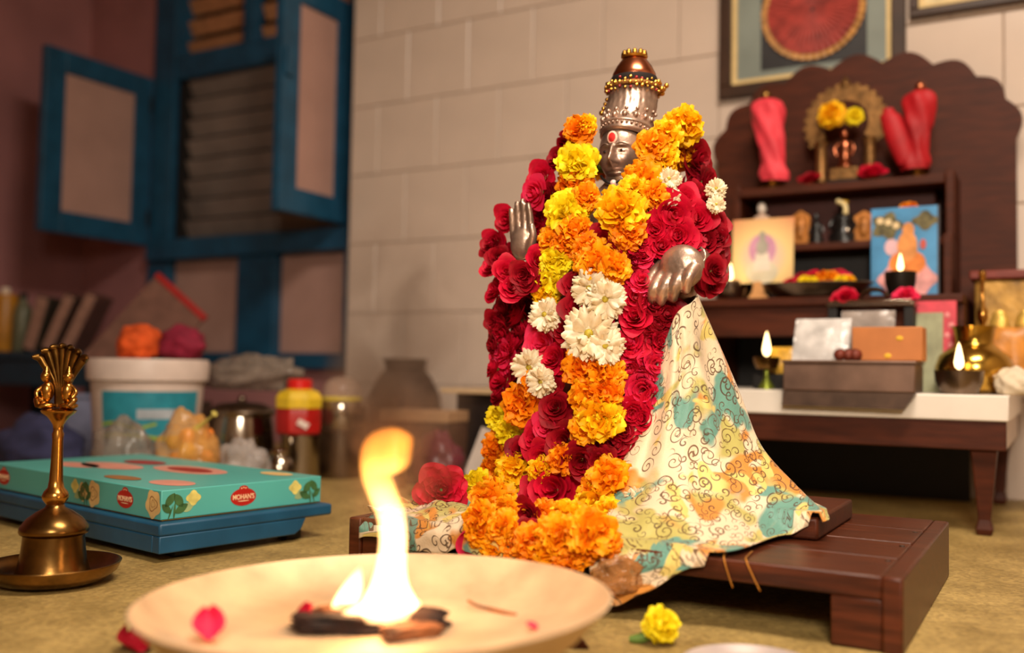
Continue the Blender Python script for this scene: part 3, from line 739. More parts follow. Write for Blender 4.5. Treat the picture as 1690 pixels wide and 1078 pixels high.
# ------------------------------------------------------------------ printed cloth
def cloth_material():
    m = bpy.data.materials.new('printed_silk'); nt, b = nodes_of(m); N = nt.nodes; L = nt.links
    uv = N.new('ShaderNodeUVMap'); uv.uv_map = 'UVMap'; UVo = uv.outputs[0]
    def noise(scale, loc):
        mp = N.new('ShaderNodeMapping'); mp.inputs['Location'].default_value = loc; L.new(UVo, mp.inputs[0])
        n = N.new('ShaderNodeTexNoise'); n.inputs['Scale'].default_value = scale; n.inputs['Detail'].default_value = 2; n.inputs['Distortion'].default_value = .6; L.new(mp.outputs[0], n.inputs['Vector']); return n.outputs['Fac']
    def math_(op, a, b2=None, c=None):
        n = N.new('ShaderNodeMath'); n.operation = op
        for i, v in enumerate((a, b2, c)):
            if v is None: continue
            if hasattr(v, 'is_output'): L.new(v, n.inputs[i])
            else: n.inputs[i].default_value = v
        return n.outputs[0]
    def mix(f, A, B):
        n = N.new('ShaderNodeMix'); n.data_type = 'RGBA'; L.new(f, n.inputs['Factor'])
        for k, v in (('A', A), ('B', B)):
            if hasattr(v, 'is_output'): L.new(v, n.inputs[k])
            else: n.inputs[k].default_value = v
        return n.outputs['Result']
    def step(x, t, soft): 
        n = N.new('ShaderNodeMapRange'); n.interpolation_type = 'SMOOTHSTEP'; n.inputs['From Min'].default_value = t - soft; n.inputs['From Max'].default_value = t + soft; L.new(x, n.inputs['Value']); return n.outputs[0]
    col = mix(step(noise(10, (0, 0, 0)), .535, .03), lin((218, 196, 164)), lin((172, 162, 90)))
    col = mix(step(noise(11, (3.3, 1.7, 0)), .57, .02), col, lin((196, 128, 52)))
    col = mix(step(noise(10, (7.1, 5.2, 0)), .585, .02), col, lin((96, 142, 128)))
    col = mix(step(noise(16, (1.9, 9.4, 0)), .63, .02), col, lin((206, 184, 104)))
    # scrolls: a spiral in each voronoi cell
    def scroll(scale, rot, lo, hi, turns, thick):
        mp = N.new('ShaderNodeMapping'); mp.inputs['Scale'].default_value = (scale,) * 3; mp.inputs['Rotation'].default_value = (0, 0, rot); L.new(UVo, mp.inputs[0])
        v = N.new('ShaderNodeTexVoronoi'); v.voronoi_dimensions = '2D'; v.inputs['Scale'].default_value = 1; v.inputs['Randomness'].default_value = .75; L.new(mp.outputs[0], v.inputs['Vector'])
        d = N.new('ShaderNodeVectorMath'); d.operation = 'SUBTRACT'; L.new(mp.outputs[0], d.inputs[0]); L.new(v.outputs['Position'], d.inputs[1])
        sp = N.new('ShaderNodeSeparateXYZ'); L.new(d.outputs[0], sp.inputs[0])
        an = math_('ARCTAN2', sp.outputs[1], sp.outputs[0]); an = math_('DIVIDE', an, 2 * PI)
        cs = N.new('ShaderNodeSeparateColor'); L.new(v.outputs['Color'], cs.inputs[0])
        sgn = math_('SUBTRACT', math_('MULTIPLY', math_('GREATER_THAN', cs.outputs[0], .5), 2), 1)
        an = math_('ADD', math_('MULTIPLY', an, sgn), cs.outputs[1])
        f = math_('FRACT', math_('ADD', math_('MULTIPLY', v.outputs['Distance'], turns), an))
        f = math_('ABSOLUTE', math_('SUBTRACT', f, .5))
        line = math_('LESS_THAN', f, math_('MULTIPLY_ADD', cs.outputs[2], thick, thick * .6))
        rad = math_('MULTIPLY', math_('LESS_THAN', v.outputs['Distance'], hi), math_('GREATER_THAN', v.outputs['Distance'], lo))
        return math_('MULTIPLY', line, rad)
    sc1 = scroll(30, .3, .02, .42, 3.8, .09); sc2 = scroll(52, 1.1, .02, .38, 2.8, .12)
    keep = step(noise(9, (4, 4, 0)), .44, .03); keep2 = step(noise(8, (14, 3, 0)), .38, .03)
    sc = math_('MAXIMUM', math_('MULTIPLY', sc1, keep2), math_('MULTIPLY', sc2, keep))
    dk = mix(noise(20, (2, 6, 0)), lin((104, 60, 24)), lin((34, 34, 28)))
    col = mix(math_('MULTIPLY', sc, .88), col, dk)
    L.new(col, b.inputs['Base Color']); b.inputs['Roughness'].default_value = .5; b.inputs['Specular IOR Level'].default_value = .35; b.inputs['Sheen Weight'].default_value = .15
    w = N.new('ShaderNodeTexNoise'); w.inputs['Scale'].default_value = 420; L.new(UVo, w.inputs['Vector'])
    w2 = N.new('ShaderNodeTexNoise'); w2.inputs['Scale'].default_value = 26; w2.inputs['Detail'].default_value = 3; L.new(UVo, w2.inputs['Vector'])
    bp = N.new('ShaderNodeBump'); bp.inputs['Strength'].default_value = .5; bp.inputs['Distance'].default_value = .006
    L.new(math_('ADD', math_('MULTIPLY', w.outputs['Fac'], .12), w2.outputs['Fac']), bp.inputs['Height']); L.new(bp.outputs[0], b.inputs['Normal'])
    return m
M_cloth = cloth_material()
def loft(cols, nu, nv, fold=None):
    """cols: control columns of 3-D points -> dense grid rows[nv][nu]"""
    dense = [catmull(c, nv) for c in cols]
    rows = []
    for i in range(nv):
        row = catmull([dc[i] for dc in dense], nu)
        rows.append(row)
    if fold:
        for i in range(nv):
            for j in range(nu): rows[i][j] = rows[i][j] + fold(j / (nu - 1), i / (nv - 1), rows[i][j])
    return rows
def cloth_patch(rows, uv0=(0, 0)):
    nv, nu = len(rows), len(rows[0]); me_v = [p for r in rows for p in r]; fs = []; uvs = []
    vlen = [0.0]
    for i in range(1, nv): vlen.append(vlen[-1] + (rows[i][nu // 2] - rows[i - 1][nu // 2]).length)
    UVt = {}
    for i in range(nv):
        acc = [0.0]
        for j in range(1, nu): acc.append(acc[-1] + (rows[i][j] - rows[i][j - 1]).length)
        mid = acc[nu // 2]
        for j in range(nu): UVt[i * nu + j] = (uv0[0] + acc[j] - mid, uv0[1] + vlen[i])
    for i in range(nv - 1):
        for j in range(nu - 1): fs.append((i * nu + j, i * nu + j + 1, (i + 1) * nu + j + 1, (i + 1) * nu + j))
    return me_v, fs, UVt
Pt = lambda px, py, y: Vector(on_y(px, py, y))
cols = [
 [Pt(1125, 498, 1.46), Pt(1140, 570, 1.50), Pt(1160, 650, 1.54), Pt(1190, 735, 1.56), Pt(1240, 795, 1.56), Pt(1300, 838, 1.52)],
 [Pt(1142, 490, 1.40), Pt(1176, 566, 1.45), Pt(1208, 650, 1.47), Pt(1240, 735, 1.48), Pt(1290, 796, 1.46), Pt(1345, 846, 1.42)],
 [Pt(1150, 488, 1.355), Pt(1182, 566, 1.39), Pt(1217, 652, 1.40), Pt(1252, 738, 1.40), Pt(1312, 806, 1.375), Pt(1366, 857, 1.335)],
 [Pt(1140, 500, 1.335), Pt(1156, 580, 1.345), Pt(1180, 670, 1.35), Pt(1206, 752, 1.345), Pt(1250, 824, 1.33), Pt(1292, 888, 1.30)],
 [Pt(1126, 508, 1.325), Pt(1134, 590, 1.325), Pt(1148, 670, 1.32), Pt(1158, 760, 1.31), Pt(1178, 842, 1.26), Pt(1204, 922, 1.145)],
 [Pt(1114, 524, 1.325), Pt(1114, 610, 1.315), Pt(1108, 700, 1.305), Pt(1104, 780, 1.28), Pt(1100, 858, 1.20), Pt(1104, 955, 1.122)],
 [Pt(1102, 556, 1.33), Pt(1088, 646, 1.315), Pt(1066, 736, 1.30), Pt(1050, 812, 1.265), Pt(1040, 884, 1.165), Pt(1030, 997, 1.118)],
 [Pt(1080, 596, 1.34), Pt(1060, 676, 1.32), Pt(1030, 756, 1.305), Pt(1008, 822, 1.27), Pt(985, 884, 1.16), Pt(975, 985, 1.118)],
]
def fold1(u, v, p):
    w = smoothstep(0, .25, v) * smoothstep(1.0, .8, v)
    return Vector((.4, -.8, .1)) * (.0075 * w * (math.sin(u * 26 + v * 3.5) * .6 + math.sin(u * 47 - v * 6) * .35)) + Vector((0, 0, 1)) * .003 * math.sin(u * 40) * smoothstep(.8, 1, v)
def keep_off(rows, lo=.0035):
    """cloth rests on plank, stool and floor instead of sinking into them"""
    for r in rows:
        for p in r:
            m = .007
            if PX0 - .003 < p.x < PX1 + .003 and PY0 - .003 < p.y < PY1 + .003 and p.z < PZ + m: p.z = PZ + m
            if SX0 - .003 < p.x < SX1 + .003 and SY0 - .010 < p.y < SY1 + .003 and p.z < ST + m:
                if p.y < SY0 + .03 and p.z < ST - .010: p.y = SY0 - .010
                else: p.z = ST + m
            if p.z < .004: p.z = .004
R1 = loft(cols, 90, 100, fold1); keep_off(R1)
# part that lies over the left of plank and stool
def flat_cols(x0, x1, n):
    out = []
    for k in range(n):
        x = x0 + (x1 - x0) * k / (n - 1); e = .5 + .5 * math.sin(k * 1.9)
        fr = 1.118 if k > 1 else 1.16
        out.append([Vector((x, 1.44 - .05 * (k == 0), .118)), Vector((x, 1.36, .119)), Vector((x, 1.318, .110)), Vector((x, 1.27, .092 + .012 * e)), Vector((x, 1.20, .091 + .014 * (1 - e))), Vector((x, 1.145, .090 + .006 * e)), Vector((x, fr, .075 + .01 * e)), Vector((x, fr - .004, .045 + .014 * e))])
    return out
def fold2(u, v, p): return Vector((0, 0, 1)) * abs(.010 * mnoise.noise(p * 22) + .006 * mnoise.noise(p * 48)) + Vector((0, -1, 0)) * .005 * abs(mnoise.noise(p * 30 + Vector((5, 5, 5))))
R2 = loft(flat_cols(-.885, -.52, 9), 70, 60, fold2); keep_off(R2)
mb = MB(); v1, f1, t1 = cloth_patch(R1); v2, f2, t2 = cloth_patch(R2, (1.7, .4))
me = bpy.data.meshes.new('cloth_drape'); k = len(v1)
me.from_pydata([tuple(p) for p in v1 + v2], [], f1 + [tuple(i + k for i in f) for f in f2]); me.materials.append(M_cloth)
ul = me.uv_layers.new(name='UVMap'); tt = dict(t1); tt.update({i + k: q for i, q in t2.items()})
for lp in me.loops: ul.data[lp.index].uv = tt[lp.vertex_index]
me.polygons.foreach_set('use_smooth', [True] * len(me.polygons))
cl = bpy.data.objects.new('cloth_drape', me); C.objects.link(cl)
md = cl.modifiers.new('solid', 'SOLIDIFY'); md.thickness = .0016; md.offset = 1
tag(cl, 'cream printed silk cloth with scrolls flowing from the statue over the stool', 'cloth')

# ------------------------------------------------------------------ fire bowl
M_brass_dull = mat('worn_pale_brass', (206, 176, 140), .55, .25, var=.16, scale=14, bump=.06, bscale=40)
bx, by = -.565, .752
bowl = thing('fire_bowl', (bx, by, 0), 'wide shallow brass fire bowl in the foreground holding the flame', 'bowl', rot=(0, math.radians(-1.6), 0))
M_ash_in = M_brass_dull
MB().lathe([(0, .020), (.10, .020), (.155, .030), (.195, .056), (.2175, .081), (.2215, .0845), (.2225, .0865), (.220, .0875), (.2155, .083), (.192, .063), (.16, .053), (.10, .049), (0, .048)], 96).build('pan', M_brass_dull, bowl, auto=60)
MB().lathe([(.085, .0), (.095, 0), (.1, .006), (.098, .021), (.09, .021), (.086, .006), (.085, 0)], 48).build('foot_ring', mat('dark_iron', (60, 44, 34), .6, .6), bowl)
M_char = mat('charred_wood', (40, 20, 12), .85, var=.5, scale=40, bump=.5, bscale=90)
M_brown = mat('scorched_brown', (120, 70, 36), .8, var=.5, scale=30, bump=.4, bscale=80)
fx, fy = -.590, .772
for i, (dx, dy, a, l, w, h, mm, lb) in enumerate(((-.004, -.014, .1, .056, .020, .0075, M_char, 'blackened flat wood chip lying under the flame'), (.016, .014, -.2, .05, .018, .009, M_char, 'charred wood chunk behind the flat chip in the fire'), (-.030, .008, .7, .036, .014, .008, M_brown, 'scorched brown wood chunk at the left of the fire'), (.056, -.010, .5, .026, .014, .006, M_brown, 'short half burnt brown wood end right of the flame'))):
    sd = Vector((i * 3.7, 1.3, .4))
    fn = lambda d: (1 + .30 * mnoise.noise(d * 2.6 + sd) + .14 * mnoise.noise(d * 7 + sd)) / max(.72, max(abs(d.x), abs(d.y), abs(d.z)))
    o = MB().ball((0, 0, 0), (l, w, h), 40, 26, fn=fn).build('wood_chip', mm, loc=(fx + dx, fy + dy, .0495 + h * .9), rz=a + YAW, auto=0)
    tag(o, lb, 'wood', 'burning wood in the bowl')
# incense twig
q = on_z(810, 1005, .056)
o = MB().tube(catmull([(-.026, .016, .006), (-.016, .006, .004), (-.010, .004, .003), (.012, -.008, .002), (.028, -.016, .001)], 14), [.0016] * 8 + [.002] * 6, 7).build('incense_twig', M_brown, loc=(q[0], q[1], .0535), rz=YAW - .1)
tag(o, 'thin burnt brown twig lying right of the flame in the bowl', 'twig')
# rose petals dropped in the bowl
def petal_obj(px, py, z, L_, W_, key, label, rz=0., tilt=.2):
    p = on_z(px, py, z); mb = MB()
    petal_grid(mb, Vector((0, -L_ / 2, 0)), Vector((0, 1, 0)), Vector((0, 0, 1)), Vector((1, 0, 0)), L_, W_, .5, .25, .05, rz, 6, 6)
    o = mb.build('rose_petal', PM[key], loc=(p[0], p[1], z), auto=0); o.rotation_euler = (tilt, 0, rz)
    md = o.modifiers.new('solid', 'SOLIDIFY'); md.thickness = .0006
    return tag(o, label, 'petal', 'petals dropped in the bowl')
petal_obj(343, 1036, .062, .034, .015, 'pink', 'largest pink rose petal at the left of the fire bowl', .9, .5)
petal_obj(508, 1017, .058, .022, .012, 'red', 'red rose petal touching the left foot of the flame', -.4, .6)
petal_obj(877, 1037, .058, .012, .006, 'pink', 'tiny pink petal scrap at the right side of the fire bowl', 1.6, .1)
petal_obj(672, 987, .056, .016, .008, 'red', 'small red petal just behind the flame in the bowl', .2, .5)
# ------------------------------------------------------------------ the flame
def flame_material():
    m = bpy.data.materials.new('flame_glow'); m.use_nodes = True; nt = m.node_tree; N = nt.nodes; L = nt.links; N.clear()
    out = N.new('ShaderNodeOutputMaterial'); em = N.new('ShaderNodeEmission')
    tc = N.new('ShaderNodeTexCoord'); sp = N.new('ShaderNodeSeparateXYZ'); L.new(tc.outputs['Object'], sp.inputs[0])
    rp = N.new('ShaderNodeValToRGB'); mr = N.new('ShaderNodeMapRange'); mr.inputs['From Max'].default_value = .175; L.new(sp.outputs[2], mr.inputs['Value']); L.new(mr.outputs[0], rp.inputs[0])
    e = rp.color_ramp.elements; e[0].position = 0; e[0].color = (1, .52, .20, 1); e[1].position = 1; e[1].color = (1, .30, .035, 1)
    k = e.new(.6); k.color = (1, .50, .17, 1); k = e.new(.78); k.color = (1, .42, .09, 1)
    st_ = N.new('ShaderNodeValToRGB'); L.new(mr.outputs[0], st_.inputs[0]); s = st_.color_ramp.elements
    s[0].color = (1, 1, 1, 1); s[0].position = .5; s[1].color = (.16, .16, .16, 1); s[1].position = .95
    mu = N.new('ShaderNodeMath'); mu.operation = 'MULTIPLY'; mu.inputs[1].default_value = 330; L.new(st_.outputs[0], mu.inputs[0])
    L.new(rp.outputs[0], em.inputs[0]); L.new(mu.outputs[0], em.inputs[1]); L.new(em.outputs[0], out.inputs['Volume'])
    return m
M_flame = flame_material()
def flame_pts(lst, y): return [Vector(on_y(px, py, y)) for px, py, r in lst]
fl = thing('bowl_flame', (fx, fy, .05), 'tall curling orange flame rising from the wood in the bowl', 'flame')
def tongue(lst, y, name, sub=40, flat=.8):
    pts = [p - Vector(fl.location) for p in flame_pts(lst, y)]
    k = ppm(fl.location); rad = catmull([Vector((r / k, 0, 0)) for _, _, r in lst], sub)
    return MB().tube(catmull(pts, sub), [max(.0008, v.x) for v in rad], 20, flat=flat).build(name, M_flame, fl, auto=0)
tongue([(642, 1020, 48), (642, 995, 52), (643, 965, 36), (646, 930, 28), (649, 890, 26), (645, 850, 26), (632, 815, 27), (622, 785, 30), (628, 764, 42), (640, 746, 50), (654, 734, 40), (668, 727, 22), (680, 722, 3)], fy, 'flame_body')
tongue([(548, 1032, 8), (562, 1006, 20), (578, 980, 22), (588, 955, 13), (594, 936, 2)], fy - .004, 'side_tongue')
tongue([(534, 1036, 3), (560, 1022, 12), (600, 1006, 20), (640, 1000, 26), (676, 998, 18), (694, 998, 3)], fy - .016, 'flame_foot', flat=.6)
def flame_light(name, loc, power, rad=.02, col=(1.0, .52, .2)):
    d = bpy.data.lights.new(name, 'POINT'); d.energy = power; d.color = col; d.shadow_soft_size = rad
    o = bpy.data.objects.new(name, d); C.objects.link(o); o.location = loc; return o
flame_light('flame_light', (fx, fy, .14), .6, .03, (1.0, .60, .30))
flame_light('flame_light', (fx - .01, fy, .085), .22, .02, (1.0, .60, .30))
# ------------------------------------------------------------------ smoke above the flame
def smoke_material():
    m = bpy.data.materials.new('thin_smoke'); m.use_nodes = True; nt = m.node_tree; N = nt.nodes; L = nt.links; N.clear()
    out = N.new('ShaderNodeOutputMaterial'); vol = N.new('ShaderNodeVolumePrincipled')
    vol.inputs['Color'].default_value = (.30, .19, .13, 1); vol.inputs['Anisotropy'].default_value = .1
    tc = N.new('ShaderNodeTexCoord'); ns = N.new('ShaderNodeTexNoise'); ns.inputs['Scale'].default_value = 14; ns.inputs['Detail'].default_value = 3; ns.inputs['Distortion'].default_value = .8; L.new(tc.outputs['Object'], ns.inputs['Vector'])
    ln = N.new('ShaderNodeVectorMath'); ln.operation = 'LENGTH'; mp = N.new('ShaderNodeMapping'); mp.inputs['Scale'].default_value = (11, 14, 5.6); L.new(tc.outputs['Object'], mp.inputs[0]); L.new(mp.outputs[0], ln.inputs[0])
    fo = N.new('ShaderNodeMapRange'); fo.inputs['From Min'].default_value = 1; fo.inputs['From Max'].default_value = .2; L.new(ln.outputs['Value'], fo.inputs['Value'])
    nr = N.new('ShaderNodeMapRange'); nr.inputs['From Min'].default_value = .40; nr.inputs['From Max'].default_value = .72; nr.inputs['To Max'].default_value = 36; L.new(ns.outputs['Fac'], nr.inputs['Value'])
    mu = N.new('ShaderNodeMath'); mu.operation = 'MULTIPLY'; L.new(fo.outputs[0], mu.inputs[0]); L.new(nr.outputs[0], mu.inputs[1]); L.new(mu.outputs[0], vol.inputs['Density'])
    L.new(vol.outputs[0], out.inputs['Volume']); return m
sp_ = Vector(on_y(655, 620, fy + .01))
o = MB().ball((0, 0, 0), (.09, .07, .175), 20, 14).build('smoke_plume', smoke_material(), loc=sp_, auto=0)
tag(o, 'thin brown smoke drifting up above the flame', 'smoke'); o['kind'] = 'stuff'
# ------------------------------------------------------------------ brass bell at the left
M_brass = mat('aged_brass', (132, 98, 52), .27, 1.0, var=.28, scale=22, bump=.06, bscale=70)
M_brass_b = mat('bright_brass', (190, 138, 66), .22, 1.0, var=.2, scale=18)
p = on_z(86, 962, 0)
bell = thing('hand_bell', (p[0], p[1], 0), 'brass hand bell with a serpent-hood handle standing in its dish', 'bell', rz=YAW)
MB().lathe([(0, .002), (.055, .002), (.070, .006), (.083, .016), (.0875, .026), (.0885, .0285), (.086, .0285), (.080, .021), (.066, .013), (.050, .010), (0, .009)], 64, sx=1.0, sy=1.0).build('dish', M_brass, bell, auto=0)
MB().lathe([(.050, .010), (.0475, .016), (.0435, .030), (.041, .046), (.0395, .062), (.0395, .066), (.0435, .068), (.045, .071), (.044, .077), (.036, .088), (.024, .097), (.013, .103), (.011, .108), (0, .108)], 64).build('bell_body', M_brass, bell, auto=40)
MB().lathe([(.009, .104), (.012, .108), (.0165, .114), (.0175, .119), (.0150, .125), (.0105, .130), (.009, .140), (.0078, .165), (.0070, .195), (.0078, .204), (.0062, .208), (.007, .216), (.0105, .222), (.0150, .228), (.022, .233), (.0235, .236), (.018, .239), (0, .239)], 32).build('handle', M_brass_b, bell, auto=40)
for s_ in (-1, 1):    # two seated figures back to back
    fg = MB()
    fg.ball((s_ * .014, -.006, .262), (.0085, .0085, .0145), 14, 10); fg.ball((s_ * .0155, -.009, .283), (.0068, .0068, .0078), 14, 10)
    fg.tube(catmull([(s_ * .016, -.004, .248), (s_ * .026, -.010, .252), (s_ * .021, -.017, .243)], 8), .0042, 10)
    fg.tube(catmull([(s_ * .019, -.006, .270), (s_ * .027, -.010, .262), (s_ * .024, -.014, .254)], 8), .003, 8)
    fg.ball((s_ * .016, -.006, .243), (.013, .010, .005), 14, 8)
    fg.tube([(s_ * .0155, -.009, .289), (s_ * .0155, -.008, .297)], [.005, .001], 10)
    fg.build('seated_figure', M_brass_b, bell, auto=50)
hood = MB()
for k in range(7):
    a = (k - 3) * .20
    top = Vector((math.sin(a) * .046 + (k - 3) * .0015, .004, .262 + .062 * math.cos(a * 1.2)))
    hood.tube(catmull([(math.sin(a) * .006, .004, .240), (math.sin(a) * .014, .006, .272), top - Vector((math.sin(a) * .012, 0, .010)), top, top + Vector((math.sin(a) * .008 + .001 * (k - 3), -.009, .001))], 14), [.0052, .005, .005, .005, .005, .005, .0052, .0056, .006, .0064, .0062, .005, .0036, .0015], 10)
hood.build('serpent_hood', mat('dark_brass', (110, 78, 36), .34, 1.0, var=.3, scale=40), bell, auto=50)

# ------------------------------------------------------------------ blue low stool and sweet box
rzB = -math.radians(9.5)
K = on_z(265, 862, .06)
d1 = Vector((math.sin(-rzB), math.cos(rzB), 0)); d2 = Vector((-math.cos(rzB), math.sin(-rzB), 0))
Kv = Vector((K[0], K[1], 0))
BL, BW, BH, BZ = .60, .315, .047, .061
bs_ = thing('blue_stool', tuple(Kv + d2 * BL / 2 + d1 * BW / 2), 'low blue painted wooden stool under the turquoise sweet box', 'stool', rz=rzB)
hx_, hy_ = BL / 2 + .018, BW / 2 + .012
mbs = MB(); mbs.prism([(-hx_, .040), (hx_, .040), (hx_, .060), (-hx_, .060)], hy_ * 2, c=(0, -hy_, 0))
mbs.build('board', M_blue, bs_, bevel=.004)
# side aprons with stepped ends
for sx in (-hx_ + .0005, hx_ - .0205):
    MB().prism([(-hy_ + .0005, .014), (hy_ * .52, .014), (hy_ * .60, .022), (hy_ * .66, .0405), (-hy_ + .0005, .0405)], .02, M=Matrix.Rotation(PI / 2, 3, 'Z'), c=(sx + .02, 0, 0)).build('apron', M_blue, bs_, bevel=.002)
MB().span((-hx_ + .021, -hy_ + .0005, .014), (hx_ - .021, -hy_ + .02, .0405)).build('apron', M_blue, bs_, bevel=.002)
for sx in (-1, 1):
    for sy in (-1, 1):
        MB().span((sx * (hx_ - .045) - .016, sy * (hy_ - .06) - .016, .0), (sx * (hx_ - .045) + .016, sy * (hy_ - .06) + .016, .0395)).build('leg', M_dark, bs_, bevel=.003)
M_turq = mat('turquoise_card', (84, 170, 162), .38, var=.04, scale=6)
M_yel_edge = mat('yellow_card_edge', (196, 150, 40), .5, var=.05)
M_logo_red = mat('logo_red', (176, 34, 26), .45, var=.05)
M_logo_cream = mat('logo_lettering', (240, 205, 160), .5, var=0)
M_pr_cream = mat('printed_rose_cream', (222, 186, 122), .5, var=.12, scale=40)
M_pr_brown = mat('printed_rose_line', (150, 104, 60), .5, var=.05)
M_pr_green = mat('printed_leaf_green', (62, 100, 56), .5, var=.2, scale=50)
M_pr_pale = mat('printed_pale_leaf', (150, 170, 120), .5, var=.1)
M_pr_pink = mat('printed_pink', (214, 146, 128), .45, var=.08)
M_pr_dred = mat('printed_dark_red', (150, 36, 38), .45, var=.1)
bxo = thing('sweet_box', tuple(Kv + d2 * BL / 2 + d1 * BW / 2 + Vector((0, 0, BZ))), 'turquoise sweet box with red oval logos and printed roses, on the blue stool', 'box', rz=rzB)
MB().span((-BL / 2, -BW / 2, .0015), (BL / 2, BW / 2, BH)).build('lid', M_turq, bxo, bevel=.0015)
MB().span((-BL / 2 + .003, -BW / 2 + .003, 0), (BL / 2 - .003, BW / 2 - .003, .003)).build('tray_edge', M_yel_edge, bxo)
def on_face(face, s, z, lift):
    """local point on the box: face 'front' is -y (s along x), face 'right' is +x (s along y), 'top' (s, z) = (x, y)"""
    if face == 'front': return Vector((s, -BW / 2 - lift, z))
    if face == 'right': return Vector((BL / 2 + lift, s, z))
    return Vector((s, z, BH + lift))
def decal(face, pts, lift, m, name):
    mb = MB(); c = Vector((sum(q[0] for q in pts) / len(pts), sum(q[1] for q in pts) / len(pts)))
    vs = [on_face(face, c[0], c[1], lift)] + [on_face(face, q[0], q[1], lift) for q in pts]; n = len(pts)
    mb.add(vs, [(0, 1 + i, 1 + (i + 1) % n) for i in range(n)])
    return mb.build(name, m, bxo, smooth=False)
def oval(cx, cz, rx, rz_, n=28, lobes=0, amp=0., ph=0): return [(cx + rx * (1 + amp * math.cos(lobes * t + ph)) * math.cos(t), cz + rz_ * (1 + amp * math.cos(lobes * t + ph)) * math.sin(t)) for t in [2 * PI * i / n for i in range(n)]]
def leafp(cx, cz, L_, W_, a, n=10):
    up_ = [(L_ * (i / n - .5), W_ * math.sin(PI * i / n) ** .8) for i in range(n + 1)]; lo = [(x, -y) for x, y in up_[1:-1]][::-1]
    return [(cx + x * math.cos(a) - y * math.sin(a), cz + x * math.sin(a) + y * math.cos(a)) for x, y in up_ + lo]
def logo(face, s, z):
    o = decal(face, oval(s, z, .0250, .0145, 36), .0005, M_logo_red, 'logo_oval')
    decal(face, oval(s, z + .0140, .009, .005, 14), .0006, M_logo_red, 'logo_crest')
    for k in (-1, 0, 1): decal(face, oval(s + k * .004, z + .0155 - abs(k) * .001, .0012, .0012, 8), .0008, M_logo_cream, 'logo_dot')
    decal(face, oval(s, z - .0065, .0115, .0007, 14), .0009, M_logo_cream, 'logo_rule')
    me = text_mesh("MOHAN'S", .0092, M_logo_cream, .0002)
    rot = (PI / 2, 0, 0) if face == 'front' else (PI / 2, 0, PI / 2)
    obj_from(me, 'lettering', bxo, on_face(face, s, z, .0009), rot, (1.05, 1.25, 1))
def rose_print(face, s, z, r=.0205):
    decal(face, oval(s, z, r, r * 1.05, 30, 5, .10, s * 30), .0004, M_pr_cream, 'printed_rose')
    for k, (q, a) in enumerate(((.55, 0), (.28, 1))):
        pts = oval(s, z, r * q, r * q, 20, 3, .2, a); inner = [(s + (x - s) * .86, z + (y - z) * .86) for x, y in pts]
        mb = MB(); n = len(pts); vs = [on_face(face, x, y, .0006) for x, y in pts] + [on_face(face, x, y, .0006) for x, y in inner]
        mb.add(vs, [(i, (i + 1) % n, n + (i + 1) % n, n + i) for i in range(n)]); mb.build('printed_line', M_pr_brown, bxo, smooth=False)
def leaves_print(face, s, z, sgn=1):
    for dx, dz, L_, W_, a in ((.005, .008, .026, .0065, .9), (.020, .006, .026, .007, 2.2), (.013, -.009, .030, .002, 1.5), (.025, -.007, .026, .0065, .5), (-.001, -.005, .022, .0055, 2.4), (.006, -.012, .026, .0013, 1.2)):
        decal(face, leafp(s + sgn * dx, z + dz, L_, W_, a if sgn > 0 else PI - a), .0005, M_pr_green, 'printed_leaf')
    decal(face, oval(s + sgn * .046, z + .008, .012, .011, 20, 4, .15), .0005, mat('printed_yellow_rose', (214, 200, 110), .5, var=.15, scale=60), 'printed_rose')
    decal(face, leafp(s + sgn * .036, z - .006, .024, .007, .4), .0004, M_pr_pale, 'printed_leaf')
zc = BH * .5
logo('right', -BW / 2 + .150, zc + .001); logo('front', BL / 2 - .105, zc + .001); logo('front', BL / 2 - .335, zc + .001); logo('front', -BL / 2 + .06, zc + .001)
rose_print('front', BL / 2 - .022, zc + .001); rose_print('front', BL / 2 - .205, zc); rose_print('front', BL / 2 - .24, zc + .001, .015)
leaves_print('right', -BW / 2 + .010, zc); leaves_print('right', BW / 2 - .012, zc, -1)
leaves_print('front', BL / 2 - .222, zc, -1)
for cx_, cy_, rx, ry, mm in ((.06, .045, .10, .045, M_pr_pink), (.06, .045, .065, .024, M_pr_dred), (-.10, -.02, .09, .04, M_pr_pink), (-.12, .06, .06, .03, M_pr_dred), (-.16, -.06, .07, .03, M_pr_pink), (.22, -.09, .05, .03, M_pr_pink), (.22, .12, .04, .02, M_pr_cream), (.1, -.11, .05, .02, M_pr_brown)):
    decal('top', oval(cx_, cy_, rx, ry, 30), .0004 if mm is M_pr_pink else .0007, mm, 'printed_medallion')

# ------------------------------------------------------------------ clutter by the window
def lump(name, loc, r, m, label, cat, seed=1, amp=.25, freq=2.2, group=None, seg=36, rings=24, rz=0, flatb=True):
    sd = Vector((seed * 3.1, seed * 1.7, seed * .9))
    def fn(d): return 1 + amp * mnoise.noise(d * freq + sd) + amp * .45 * mnoise.noise(d * freq * 2.7 + sd)
    mb = MB().ball((0, 0, 0), r, seg, rings, fn=fn)
    if flatb:
        zmin = -r[2] * .82
        mb.v = [(x, y, max(z, zmin)) for x, y, z in mb.v]
        mb.v = [(x, y, z - zmin) for x, y, z in mb.v]
    o = mb.build(name, m, loc=loc, rz=rz, auto=0); return tag(o, label, cat, group)
M_plastic = mat('clear_plastic', (205, 195, 190), .18, var=.1, alpha=.38, bump=.6, bscale=30)
M_plastic_grey = mat('cloudy_plastic', (150, 135, 122), .22, var=.15, alpha=.62, bump=.7, bscale=26)
M_white_pl = mat('white_plastic', (214, 196, 186), .4, var=.04)
M_steel = mat('stainless_steel', (176, 164, 150), .16, 1.0, var=.08, scale=10)
M_dsteel = mat('dull_steel', (120, 104, 90), .3, 1.0, var=.25, scale=12)
